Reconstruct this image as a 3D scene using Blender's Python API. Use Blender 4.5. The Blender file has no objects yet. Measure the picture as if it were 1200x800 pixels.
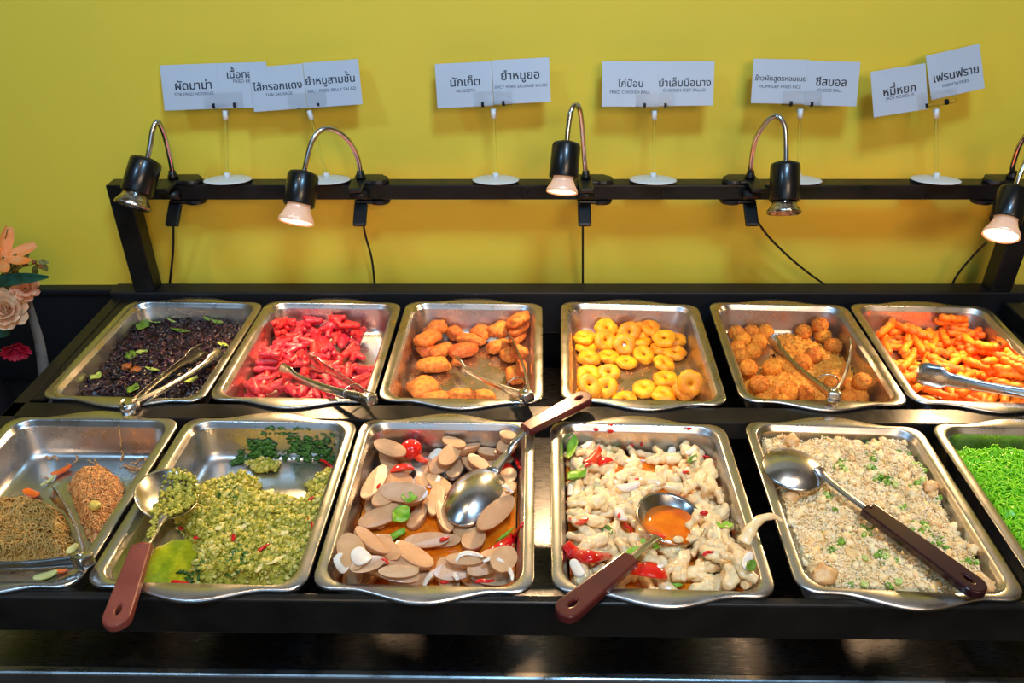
import bpy, bmesh, math, random
import numpy as np
from mathutils import Vector, Matrix, noise

# ------------------------------------------------------------------ camera, world, lights, exposure
SC = bpy.context.scene
COL = SC.collection
F, PITCH, CAMZ = 930.0, math.radians(31.05), 1.6
cam_d = bpy.data.cameras.new('camera'); cam = bpy.data.objects.new('camera', cam_d); COL.objects.link(cam)
cam_d.sensor_width = 36; cam_d.lens = 36 * F / 1200; cam_d.clip_start = .02
cam.location = (0, 0, CAMZ); cam.rotation_euler = (math.pi / 2 - PITCH, 0, 0)
SC.camera = cam
SC.view_settings.view_transform = 'Standard'; SC.view_settings.look = 'None'
SC.view_settings.gamma = 1; SC.view_settings.exposure = 0.0
try: SC.view_settings.use_curve_mapping = False
except Exception: pass

w = bpy.data.worlds.new('world'); SC.world = w; w.use_nodes = True
w.node_tree.nodes['Background'].inputs[0].default_value = (.55, .75, 1, 1)
w.node_tree.nodes['Background'].inputs[1].default_value = .26

def area(name, loc, target, sx, sy, watts, col):
    l = bpy.data.lights.new(name, 'AREA'); l.shape = 'RECTANGLE'; l.size = sx; l.size_y = sy; l.energy = watts; l.color = col
    o = bpy.data.objects.new(name, l); COL.objects.link(o); o.location = loc
    o.rotation_euler = (Vector(target) - Vector(loc)).to_track_quat('-Z', 'Y').to_euler()
    return o
area('ceiling_key_and_fill_light', (.28, .10, 2.74), (.15, 1.25, .95), .34, .28, 31, (.30, .62, 1.0))
area('ceiling_key_and_fill_light', (-1.25, -.10, 2.74), (-.75, 1.3, .95), .34, .28, 17, (.34, .64, 1.0))  # added cool fill to brighten the left of the wall, no known fixture
area('shop_window_daylight', (-.5, -2.6, 1.9), (0, 1.1, .95), 2.2, 1.3, 13, (.40, .68, 1.0))
area('warm_fill_light', (.9, -1.8, 2.5), (.35, 1.2, .95), 1.2, .8, 36, (1.0, .72, .46))  # added warm fill for the wall and its shaded parts, no known fixture
for lx in (-.55, .12, .72):      # added fill spots that warm the food, no known ceiling fixtures
    sl = bpy.data.lights.new('food_fill_spot', 'SPOT'); sl.energy = 30; sl.color = (1.0, .70, .40); sl.spot_size = math.radians(44); sl.spot_blend = .9; sl.shadow_soft_size = .04
    so = bpy.data.objects.new('food_fill_spot', sl); COL.objects.link(so); so.location = (lx, .30, 2.76); so.rotation_euler = (Vector((lx * 1.05, .86, .88)) - so.location).to_track_quat('-Z', 'Y').to_euler()
LAMP_W = 13.0
LAMP_COL = (1.0, .62, .30)

# ------------------------------------------------------------------ helpers
R = random.Random(7)
CP, SP = math.cos(PITCH), math.sin(PITCH)
def ray(px, py):
    x = (px - 600) / F; y = (400 - py) / F
    return Vector((x, CP + y * SP, -SP + y * CP))
def at(px, py, z):
    d = ray(px, py); k = (z - CAMZ) / d.z
    return Vector((d.x * k, d.y * k, z))
def at_y(px, py, Y):
    d = ray(px, py); k = Y / d.y
    return Vector((d.x * k, Y, CAMZ + d.z * k))

def mk(name, V, Fc, m, parent=None, smooth=True, loc=None, rot=None, pan=None):
    me = bpy.data.meshes.new(name)
    V = np.asarray(V, dtype=float)
    if pan is not None: V = clampV(pan, V)
    me.from_pydata([tuple(v) for v in V], [], [tuple(int(i) for i in f) for f in Fc]); me.update()
    if smooth: me.polygons.foreach_set('use_smooth', [True] * len(me.polygons))
    if m is not None: me.materials.append(m)
    return ob(name, me, parent, loc, rot)
def ob(name, me, parent=None, loc=None, rot=None):
    o = bpy.data.objects.new(name, me); COL.objects.link(o)
    if parent is not None: o.parent = parent
    if loc is not None: o.location = loc
    if rot is not None: o.rotation_euler = rot
    return o
def tag(o, label, cat, group=None, kind=None):
    o['label'] = label; o['category'] = cat
    if group: o['group'] = group
    if kind: o['kind'] = kind
    return o
def thing(name, label, cat, loc=(0, 0, 0), group=None, rot=None):
    o = bpy.data.objects.new(name, None); COL.objects.link(o); o.location = loc
    if rot is not None: o.rotation_euler = rot
    o.empty_display_size = .02
    return tag(o, label, cat, group)

class MB:
    def __init__(s): s.v = []; s.f = []; s.n = 0
    def add(s, V, Fc):
        V = np.asarray(V, dtype=float); s.v.append(V)
        k = s.n; s.f.extend([tuple(i + k for i in f) for f in Fc]); s.n += len(V); return s
    def V(s): return np.concatenate(s.v) if s.v else np.zeros((0, 3))
    def obj(s, name, m, parent=None, smooth=True, loc=None, rot=None, pan=None):
        V = s.V()
        if pan is not None: V = clampV(pan, V)
        return mk(name, V, s.f, m, parent, smooth, loc, rot)

def bmva(bm):
    bm.verts.ensure_lookup_table()
    V = np.array([v.co[:] for v in bm.verts]); Fc = [tuple(v.index for v in f.verts) for f in bm.faces]
    bm.free(); return V, Fc
def box(sx, sy, sz, bev=0, seg=2, c=(0, 0, 0)):
    bm = bmesh.new(); bmesh.ops.create_cube(bm, size=1)
    for v in bm.verts: v.co = Vector((v.co.x * sx, v.co.y * sy, v.co.z * sz))
    if bev: bmesh.ops.bevel(bm, geom=bm.edges[:], offset=bev, segments=seg, affect='EDGES', profile=.5)
    bm.verts.index_update()
    V, Fc = bmva(bm); return V + np.array(c), Fc
_ico = {}
def ico(sub):
    if sub not in _ico:
        bm = bmesh.new(); bmesh.ops.create_icosphere(bm, subdivisions=sub, radius=1); bm.verts.index_update()
        _ico[sub] = bmva(bm)
    return _ico[sub]
def blob(size, sub=3, amp=.15, freq=1.5, seed=0, octv=3, sq=1.0):
    V, Fc = ico(sub); out = np.empty_like(V); o = Vector((seed * 7.13, seed * 3.7, seed * 1.9))
    for i, v in enumerate(V):
        p = Vector(v)
        d = 1 + amp * noise.fractal(p * freq + o, 1.0, 2.0, octv)
        if sq != 1.0: p = Vector([math.copysign(abs(c) ** sq, c) for c in p])
        out[i] = p * d
    return out * np.array(size), Fc
def lathe(prof, seg=32, cap0=True, cap1=True):
    V = []; Fc = []
    for r, z in prof:
        for k in range(seg):
            a = 2 * math.pi * k / seg; V.append((r * math.cos(a), r * math.sin(a), z))
    for i in range(len(prof) - 1):
        for k in range(seg):
            k2 = (k + 1) % seg
            Fc.append((i * seg + k, i * seg + k2, (i + 1) * seg + k2, (i + 1) * seg + k))
    if cap0: Fc.append(tuple(range(seg - 1, -1, -1)))
    if cap1: Fc.append(tuple((len(prof) - 1) * seg + k for k in range(seg)))
    return np.array(V), Fc
def frames(P):
    P = [Vector(p) for p in P]; n = len(P); T = []
    for i in range(n):
        t = P[min(i + 1, n - 1)] - P[max(i - 1, 0)]
        T.append(t.normalized() if t.length > 1e-9 else Vector((0, 0, 1)))
    u = T[0].orthogonal().normalized(); U = [u]
    for i in range(1, n):
        u = U[-1] - T[i] * U[-1].dot(T[i])
        u = u.normalized() if u.length > 1e-6 else T[i].orthogonal().normalized()
        U.append(u)
    return P, T, U
def tube(P, rad, seg=8, cap=True, up=None, flat=1.0):
    P, T, U = frames(P); n = len(P)
    if not hasattr(rad, '__len__'): rad = [rad] * n
    V = []; Fc = []
    for i in range(n):
        u = U[i]
        if up is not None:
            u = Vector(up) - T[i] * Vector(up).dot(T[i]); u.normalize()
        b = T[i].cross(u)
        for k in range(seg):
            a = 2 * math.pi * k / seg
            V.append(P[i] + u * (math.cos(a) * rad[i] * flat) + b * (math.sin(a) * rad[i]))
    for i in range(n - 1):
        for k in range(seg):
            k2 = (k + 1) % seg
            Fc.append((i * seg + k, i * seg + k2, (i + 1) * seg + k2, (i + 1) * seg + k))
    if cap:
        Fc.append(tuple(range(seg - 1, -1, -1))); Fc.append(tuple((n - 1) * seg + k for k in range(seg)))
    return np.array([tuple(v) for v in V]), Fc
def smooth_path(P, n=24):
    P = [Vector(p) for p in P]; Q = [P[0] * 2 - P[1]] + P + [P[-1] * 2 - P[-2]]; out = []
    m = len(P) - 1
    for k in range(n + 1):
        t = k / n * m; i = min(int(t), m - 1); t -= i
        a, b, c, d = Q[i:i + 4]
        out.append(.5 * ((2 * b) + (c - a) * t + (2 * a - 5 * b + 4 * c - d) * t * t + (3 * b - a - 3 * c + d) * t ** 3))
    return out
def xf(V, M):
    V = np.asarray(V, dtype=float); A = np.array(M)
    return V @ A[:3, :3].T + A[:3, 3]
def basis(x, z, loc=(0, 0, 0)):
    x = Vector(x).normalized(); z = Vector(z); z = (z - x * z.dot(x)).normalized(); y = z.cross(x)
    M = Matrix.Identity(4)
    for i in range(3): M[i][0] = x[i]; M[i][1] = y[i]; M[i][2] = z[i]; M[i][3] = loc[i]
    return M
def baked(o):
    dg = bpy.context.evaluated_depsgraph_get(); dg.update()
    me = bpy.data.meshes.new_from_object(o.evaluated_get(dg))
    return me
def fuse(V, Fc, vox, m, name, smoothing=2):
    o = mk('tmp', V, Fc, m)
    r = o.modifiers.new('r', 'REMESH'); r.mode = 'VOXEL'; r.voxel_size = vox
    s = o.modifiers.new('s', 'SMOOTH'); s.iterations = smoothing; s.factor = .5
    me = baked(o); me.name = name
    old = o.data; bpy.data.objects.remove(o); bpy.data.meshes.remove(old)
    me.materials.clear(); me.materials.append(m)
    me.polygons.foreach_set('use_smooth', [True] * len(me.polygons))
    return me
def meshdata(name, V, Fc, m, smooth=True):
    me = bpy.data.meshes.new(name); me.from_pydata([tuple(v) for v in np.asarray(V)], [], [tuple(int(i) for i in f) for f in Fc]); me.update()
    if smooth: me.polygons.foreach_set('use_smooth', [True] * len(me.polygons))
    me.materials.append(m); return me
def outline(polys, ext, bev, m, name):
    """filled 2D outline with holes, given real thickness"""
    c = bpy.data.curves.new(name, 'CURVE'); c.dimensions = '2D'; c.fill_mode = 'BOTH'; c.extrude = ext; c.bevel_depth = bev; c.bevel_resolution = 2
    for pl in polys:
        s = c.splines.new('POLY'); s.points.add(len(pl) - 1); s.use_cyclic_u = True
        for i, p in enumerate(pl): s.points[i].co = (p[0], p[1], 0, 1)
    o = bpy.data.objects.new('tmp', c); COL.objects.link(o); me = baked(o); me.name = name
    bpy.data.objects.remove(o); bpy.data.curves.remove(c); me.materials.clear(); me.materials.append(m)
    return me

# ------------------------------------------------------------------ materials
def srgb(r, g, b):
    f = lambda c: (c / 255 / 12.92) if c / 255 <= .04045 else ((c / 255 + .055) / 1.055) ** 2.4
    return (f(r), f(g), f(b), 1)
def mat(name, c1, c2=None, rough=.5, metal=0, ns=40, nd=4, bump=0, bs=None, sss=0, sssr=(1, .5, .3), rand=0, coat=0, trans=0, ior=1.45, spec=.5, emit=None, es=0, alpha=1, r2=None, ramp=(.35, .65), aniso=None, dist=.002):
    m = bpy.data.materials.new(name); m.use_nodes = True; nt = m.node_tree; N = nt.nodes; L = nt.links
    b = N['Principled BSDF']; I = b.inputs
    I['Roughness'].default_value = rough; I['Metallic'].default_value = metal; I['IOR'].default_value = ior
    I['Specular IOR Level'].default_value = spec; I['Coat Weight'].default_value = coat; I['Coat Roughness'].default_value = .08
    I['Transmission Weight'].default_value = trans; I['Alpha'].default_value = alpha
    if sss:
        I['Subsurface Weight'].default_value = sss; I['Subsurface Radius'].default_value = sssr; I['Subsurface Scale'].default_value = .004
    I['Base Color'].default_value = c1
    tc = N.new('ShaderNodeTexCoord'); out = None
    def nz(scale, det):
        n = N.new('ShaderNodeTexNoise'); n.inputs['Scale'].default_value = scale; n.inputs['Detail'].default_value = det
        if aniso:
            mp = N.new('ShaderNodeMapping'); mp.inputs['Scale'].default_value = aniso; L.new(tc.outputs['Object'], mp.inputs[0]); L.new(mp.outputs[0], n.inputs['Vector'])
        else: L.new(tc.outputs['Object'], n.inputs['Vector'])
        return n
    if c2 is not None or r2 is not None:
        n = nz(ns, nd)
        rp = N.new('ShaderNodeMapRange'); rp.inputs[1].default_value = ramp[0]; rp.inputs[2].default_value = ramp[1]; L.new(n.outputs['Fac'], rp.inputs[0])
        if c2 is not None:
            mx = N.new('ShaderNodeMix'); mx.data_type = 'RGBA'; mx.inputs[6].default_value = c1; mx.inputs[7].default_value = c2
            L.new(rp.outputs[0], mx.inputs[0]); out = mx.outputs[2]
        if r2 is not None:
            mr = N.new('ShaderNodeMapRange'); mr.inputs[3].default_value = rough; mr.inputs[4].default_value = r2; L.new(rp.outputs[0], mr.inputs[0]); L.new(mr.outputs[0], I['Roughness'])
    if rand:
        oi = N.new('ShaderNodeObjectInfo'); hs = N.new('ShaderNodeHueSaturation')
        mr = N.new('ShaderNodeMapRange'); mr.inputs[3].default_value = 1 - rand; mr.inputs[4].default_value = 1 + rand; L.new(oi.outputs['Random'], mr.inputs[0]); L.new(mr.outputs[0], hs.inputs['Value'])
        mh = N.new('ShaderNodeMapRange'); mh.inputs[3].default_value = .5 - rand * .04; mh.inputs[4].default_value = .5 + rand * .04; L.new(oi.outputs['Random'], mh.inputs[0]); L.new(mh.outputs[0], hs.inputs['Hue'])
        if out is not None: L.new(out, hs.inputs['Color'])
        else: hs.inputs['Color'].default_value = c1
        out = hs.outputs[0]
    if out is not None: L.new(out, I['Base Color'])
    if bump:
        n2 = nz(bs or ns * 2, 5); bp = N.new('ShaderNodeBump'); bp.inputs['Strength'].default_value = bump; bp.inputs['Distance'].default_value = dist
        L.new(n2.outputs['Fac'], bp.inputs['Height']); L.new(bp.outputs[0], I['Normal'])
    if emit is not None:
        I['Emission Color'].default_value = emit; I['Emission Strength'].default_value = es
    return m
M = {}
M['wall'] = mat('yellow_wall_paint', srgb(238, 208, 62), srgb(231, 200, 64), rough=.6, ns=1.6, bump=.05, bs=60)
M['black_gloss'] = mat('black_gloss_paint', srgb(20, 19, 18), srgb(30, 27, 24), rough=.25, ns=15, r2=.42, bump=.05, bs=120, spec=.3)
M['black_matte'] = mat('black_matte', srgb(16, 16, 18), rough=.6)
M['wains'] = mat('black_panel', srgb(14, 15, 20), srgb(20, 20, 24), rough=.5, ns=6)
M['floor'] = mat('dark_floor', srgb(52, 46, 42), srgb(66, 58, 50), rough=.5, ns=5)
M['ceil'] = mat('white_ceiling', srgb(150, 140, 125), rough=.9)
M['room'] = mat('room_wall', srgb(150, 130, 70), rough=.9)
M['steel'] = mat('stainless_steel', (.60, .58, .56, 1), (.47, .45, .43, 1), rough=.24, metal=1, ns=30, r2=.38, bump=.02, bs=200)
M['steel_tool'] = mat('tool_steel', (.55, .54, .53, 1), (.45, .44, .43, 1), rough=.18, metal=1, ns=40, r2=.3)
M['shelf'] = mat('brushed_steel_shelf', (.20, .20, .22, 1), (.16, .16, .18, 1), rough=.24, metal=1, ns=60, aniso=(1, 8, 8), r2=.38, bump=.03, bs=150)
M['chrome'] = mat('flexible_metal', (.55, .53, .50, 1), rough=.2, metal=1)
M['black_plastic'] = mat('black_plastic', srgb(18, 18, 19), rough=.38)
M['black_shade'] = mat('black_shade', srgb(14, 14, 15), rough=.3, metal=0, coat=.2)
M['paper'] = mat('white_card', srgb(188, 191, 197), srgb(181, 186, 194), rough=.35, ns=6)
M['ink'] = mat('dark_ink', srgb(18, 22, 40), rough=.5)
M['grey_ink'] = mat('grey_ink', srgb(58, 62, 82), rough=.5)
M['white_plastic'] = mat('white_plastic', srgb(225, 225, 222), rough=.35)
M['clear'] = mat('clear_plastic', (.95, .97, .98, 1), rough=.1, trans=1, ior=1.2, alpha=.55)
M['spring'] = mat('spring_metal', srgb(40, 40, 44), rough=.3, metal=.8)
M['handle'] = mat('brown_handle', srgb(92, 34, 28), srgb(78, 26, 24), rough=.3, ns=30, coat=.3)
M['handle_glare'] = mat('brown_handle_glare', srgb(136, 70, 56), srgb(120, 56, 46), rough=.35, ns=30, coat=.2)  # the brown handle again, with strong lamp glare painted into its colour
M['handle_dark'] = mat('dark_brown_handle', srgb(50, 16, 20), srgb(42, 12, 16), rough=.22, ns=30, coat=.5)
M['glass'] = mat('bulb_glass', (.9, .9, .88, 1), rough=.12, metal=.9)
M['bulb_lit'] = mat('bulb_lit_lens', (1, .85, .6, 1), rough=.2, emit=(1, .70, .38, 1), es=10)
M['bulb_side'] = mat('bulb_lit_reflector', (.9, .6, .45, 1), rough=.25, metal=.3, emit=(1, .50, .24, 1), es=.3, bump=.5, bs=300)
M['bulb_off'] = mat('bulb_reflector_off', (.75, .7, .66, 1), (.3, .25, .2, 1), rough=.15, metal=1, ns=160, bump=.6, bs=200)

# ------------------------------------------------------------------ setting
def struct(o): o['kind'] = 'structure'; return o
ZR = .883                # pan rim height
M['cream'] = mat('cream_rim_reflector', srgb(186, 164, 136), rough=.8)  # invented tone for the unseen upper wall, so the pan rims reflect beige
V, Fc = box(5.2, .1, 1.62); struct(mk('wall_back', V, Fc, M['wall'], smooth=False, loc=(.1, 1.50, .81), rot=(0, 0, math.radians(1.1))))
V, Fc = box(5.2, .1, 1.18); struct(mk('wall_upper_unseen', V, Fc, M['cream'], smooth=False, loc=(.1, 1.50, 2.21), rot=(0, 0, math.radians(1.1))))
V, Fc = box(5.2, 5.2, .1); struct(mk('floor', V, Fc, M['floor'], smooth=False, loc=(.1, -1.0, -.05)))
V, Fc = box(5.2, 5.2, .1); struct(mk('ceiling', V, Fc, M['ceil'], smooth=False, loc=(.1, -1.0, 2.85)))
V, Fc = box(.1, 5.0, 2.8); struct(mk('wall_left', V, Fc, M['room'], smooth=False, loc=(-2.45, -1.05, 1.4)))
V, Fc = box(.1, 5.0, 2.8); struct(mk('wall_right', V, Fc, M['room'], smooth=False, loc=(2.65, -1.05, 1.4)))
mb = MB(); mb.add(*box(4.9, .018, .862, .002, c=(0, 0, .431))); mb.add(*box(4.9, .026, .012, .003, c=(0, -.004, .866)))
struct(mb.obj('trim_1', M['wains'], smooth=False, loc=(.1, 1.425, 0), rot=(0, 0, math.radians(.0))))

# ------------------------------------------------------------------ counter stand (black frame, lamp bar, steel under-shelf)
CROT = math.radians(-.75)
stand = thing('counter_stand', 'black buffet counter frame with upright posts, lamp bar and steel under-shelf', 'counter', (0, .8, 0), rot=(0, 0, CROT))
def part(name, m, V, Fc, parent=stand, loc=(0, 0, 0), rot=None, smooth=False): return mk(name, V, Fc, m, parent, smooth, loc, rot)
ZT = .8775
X0, X1 = -.785, .985; XC = (X0 + X1) / 2; XL = X1 - X0
def rail(name, y0, y1, z0, z1, x0=X0, x1=X1):
    V, Fc = box(x1 - x0, y1 - y0, z1 - z0, .0025, 2); return part(name, M['black_gloss'], V, Fc, loc=((x0 + x1) / 2, (y0 + y1) / 2 - .8, (z0 + z1) / 2))
rail('front_rail', .622, .634, .820, ZT)
rail('middle_rail', .967, 1.007, .845, ZT)
rail('side_rail', .640, 1.36, .845, ZT, X0, X0 + .024)
rail('side_flange', 1.013, 1.358, .8725, ZT, X0 + .0245, -.739)
rail('side_rail', .640, 1.36, .845, ZT, X1 - .045, X1)
rb = rail('rear_rail', 1.362, 1.402, .80, .891)
rb.rotation_euler = (0, 0, -CROT); rb.data.materials[0] = M['wains']
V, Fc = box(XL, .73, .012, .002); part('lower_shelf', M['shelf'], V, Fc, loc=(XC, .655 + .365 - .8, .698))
V, Fc = box(XL, .012, .024, .003); part('shelf_lip', M['steel'], V, Fc, loc=(XC, .653 - .8, .695))
V, Fc = box(XL, .02, .56, .003); part('front_panel', M['black_matte'], V, Fc, loc=(XC, .672 - .8, .40))
for x in (X0 + .016, X1 - .03):
    for y in (.69, 1.37):
        V, Fc = box(.030, .045, .842, .003); part('leg', M['black_gloss'], V, Fc, loc=(x, y - .8, .4225))
def wpart(name, m, V, Fc, loc):      # part placed in world axes
    o = mk(name, V, Fc, m, None, False); o.parent = stand
    Mi = stand_m.inverted(); o.matrix_basis = Mi @ Matrix.Translation(Vector(loc)); return o
stand_m = Matrix.Translation((0, .8, 0)) @ Matrix.Rotation(CROT, 4, 'Z')
BARY, BARZ = 1.380, 1.0925
V, Fc = box(1.694, .036, .0275, .002); wpart('lamp_bar', M['black_gloss'], V, Fc, (.118, BARY, BARZ))
for x in (-.709, .944):
    V, Fc = box(.040, .036, 1.079 - .891, .002); wpart('post', M['black_gloss'], V, Fc, (x, BARY, (1.079 + .891) / 2))

# ------------------------------------------------------------------ pans
def rrect(hw, hd, r, n=6):
    P = []
    for cx, cy, a0 in ((hw - r, hd - r, 0), (-(hw - r), hd - r, 90), (-(hw - r), -(hd - r), 180), (hw - r, -(hd - r), 270)):
        for k in range(n + 1):
            a = math.radians(a0 + 90 * k / n); P.append((cx + r * math.cos(a), cy + r * math.sin(a)))
    # subdivide the straight ends so that the flange can swell
    out = []
    for i in range(len(P)):
        p, q = P[i], P[(i + 1) % len(P)]; out.append(p)
        if abs(p[0] - q[0]) > .05:
            for k in range(1, 24): out.append((p[0] + (q[0] - p[0]) * k / 24, p[1]))
        elif abs(p[1] - q[1]) > .05:
            for k in range(1, 8): out.append((p[0], p[1] + (q[1] - p[1]) * k / 8))
    return out
PW, PD = .2585, .325
HW, HD = PW / 2, PD / 2
IW, ID = HW - .0145, HD - .0085
def bump(x):
    t = abs(x) / (HW * .64)
    if t >= 1: return 0
    return (.5 + .5 * math.cos(math.pi * t)) ** .8
def pan_mesh():
    loops = []
    def lp(hw, hd, r, z, amp=0, inner=True):
        L = []
        for x, y in rrect(hw, hd, r):
            if amp and abs(y) > hd - 1e-6: y += math.copysign(amp * bump(x), y)
            L.append((x, y, z))
        loops.append(L)
    lp(HW + .0006, HD + .0006, .024, -.0045, .0185)
    lp(HW + .0006, HD + .0006, .024, -.0012, .0185)
    lp(HW - .0010, HD - .0010, .023, 0, .0180)
    lp(IW + .0030, ID + .0022, .028, 0)
    lp(IW + .0008, ID + .0008, .027, -.0012)
    lp(IW, ID, .027, -.005)
    lp(IW - .0028, ID - .0028, .026, -.0075)
    lp(IW - .0036, ID - .0036, .026, -.010)
    lp(IW - .008, ID - .008, .027, -.046)
    lp(IW - .0115, ID - .0115, .027, -.054)
    lp(IW - .017, ID - .017, .026, -.0588)
    lp(IW - .024, ID - .024, .024, -.060)
    for k in (.8, .55, .3, .08): loops.append([(x * k, y * k, -.060) for x, y in rrect(IW - .024, ID - .024, .024)])
    n = len(loops[0]); inner = len(loops)
    out = [[(x * k, y * k, -.0609) for x, y in rrect(IW - .024, ID - .024, .024)] for k in (.08, .3, .55, .8, 1)]
    loops += out
    lp(IW - .0165, ID - .0165, .026, -.0597); lp(IW - .0106, ID - .0106, .027, -.0545); lp(IW - .0071, ID - .0071, .027, -.046)
    lp(IW - .0027, ID - .0027, .026, -.010); lp(IW + .0008, ID + .0008, .027, -.0058); lp(IW + .0030, ID + .0022, .028, -.0010)
    lp(HW - .0014, HD - .0014, .023, -.0010, .0180); lp(HW - .0002, HD - .0002, .024, -.0020, .0185); lp(HW - .0002, HD - .0002, .024, -.0045, .0185)
    V = [p for L in loops for p in L]; Fc = []; m = len(loops)
    for i in range(m):
        if i == inner - 1: continue
        j = (i + 1) % m
        for k in range(n):
            k2 = (k + 1) % n; Fc.append((i * n + k, i * n + k2, j * n + k2, j * n + k))
    Fc.append(tuple((inner - 1) * n + k for k in range(n))); Fc.append(tuple(inner * n + k for k in range(n))[::-1])
    return V, Fc
PV, PF = pan_mesh()
PV = np.array(PV)
pan_me = None
FLOOR = -.0592
PROF_H = [-.01, 0, .0012, .006, .014, .050, .0535, .06]; PROF_D = [.024, .024, .017, .0115, .008, .0036, .0015, -.004]
LASTPAN = None
def clampV(pan, V, org=None, eps=.0007):
    """keep loose food (points relative to org) inside the pan's walls and above its floor"""
    V = np.array(V, dtype=float); ox, oy, oz = (pan.cx, pan.cy, ZR) if org is None else org
    x, y, h = V[:, 0] + ox - pan.cx, V[:, 1] + oy - pan.cy, np.maximum(V[:, 2] + oz - pan.zf, eps)
    c, q = math.cos(pan.rot), math.sin(pan.rot); a, b = c * x + q * y, -q * x + c * y; k = np.interp(h, PROF_H, PROF_D) + eps
    w, d, r = IW - k, ID - k, .026; a = np.clip(a, -w, w); b = np.clip(b, -d, d)
    ea, eb = np.abs(a) - (w - r), np.abs(b) - (d - r); e = np.hypot(ea, eb); m = (ea > 0) & (eb > 0) & (e > r - eps)
    f = np.where(m, (r - eps) / np.maximum(e, 1e-9), 1); a = np.where(m, np.sign(a) * ((w - r) + ea * f), a); b = np.where(m, np.sign(b) * ((d - r) + eb * f), b)
    V[:, 0] = c * a - q * b + pan.cx - ox; V[:, 1] = q * a + c * b + pan.cy - oy; V[:, 2] = h + pan.zf - oz; return V
def settle(pan, me, Mx):
    n = len(me.vertices); co = np.empty(n * 3); me.vertices.foreach_get('co', co); co = co.reshape(-1, 3); Mx = Mx.copy()
    for _ in range(5):
        V = xf(co, Mx); D = clampV(pan, V, (0, 0, 0), .0005) - V; low = V[:, 2] < ZR - .001; D = D * low[:, None]
        mv = [D[:, i].max() + D[:, i].min() for i in range(3)]
        if max(abs(v) for v in mv) < 1e-5: break
        Mx = Matrix.Translation(mv) @ Mx
    return Mx
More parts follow.
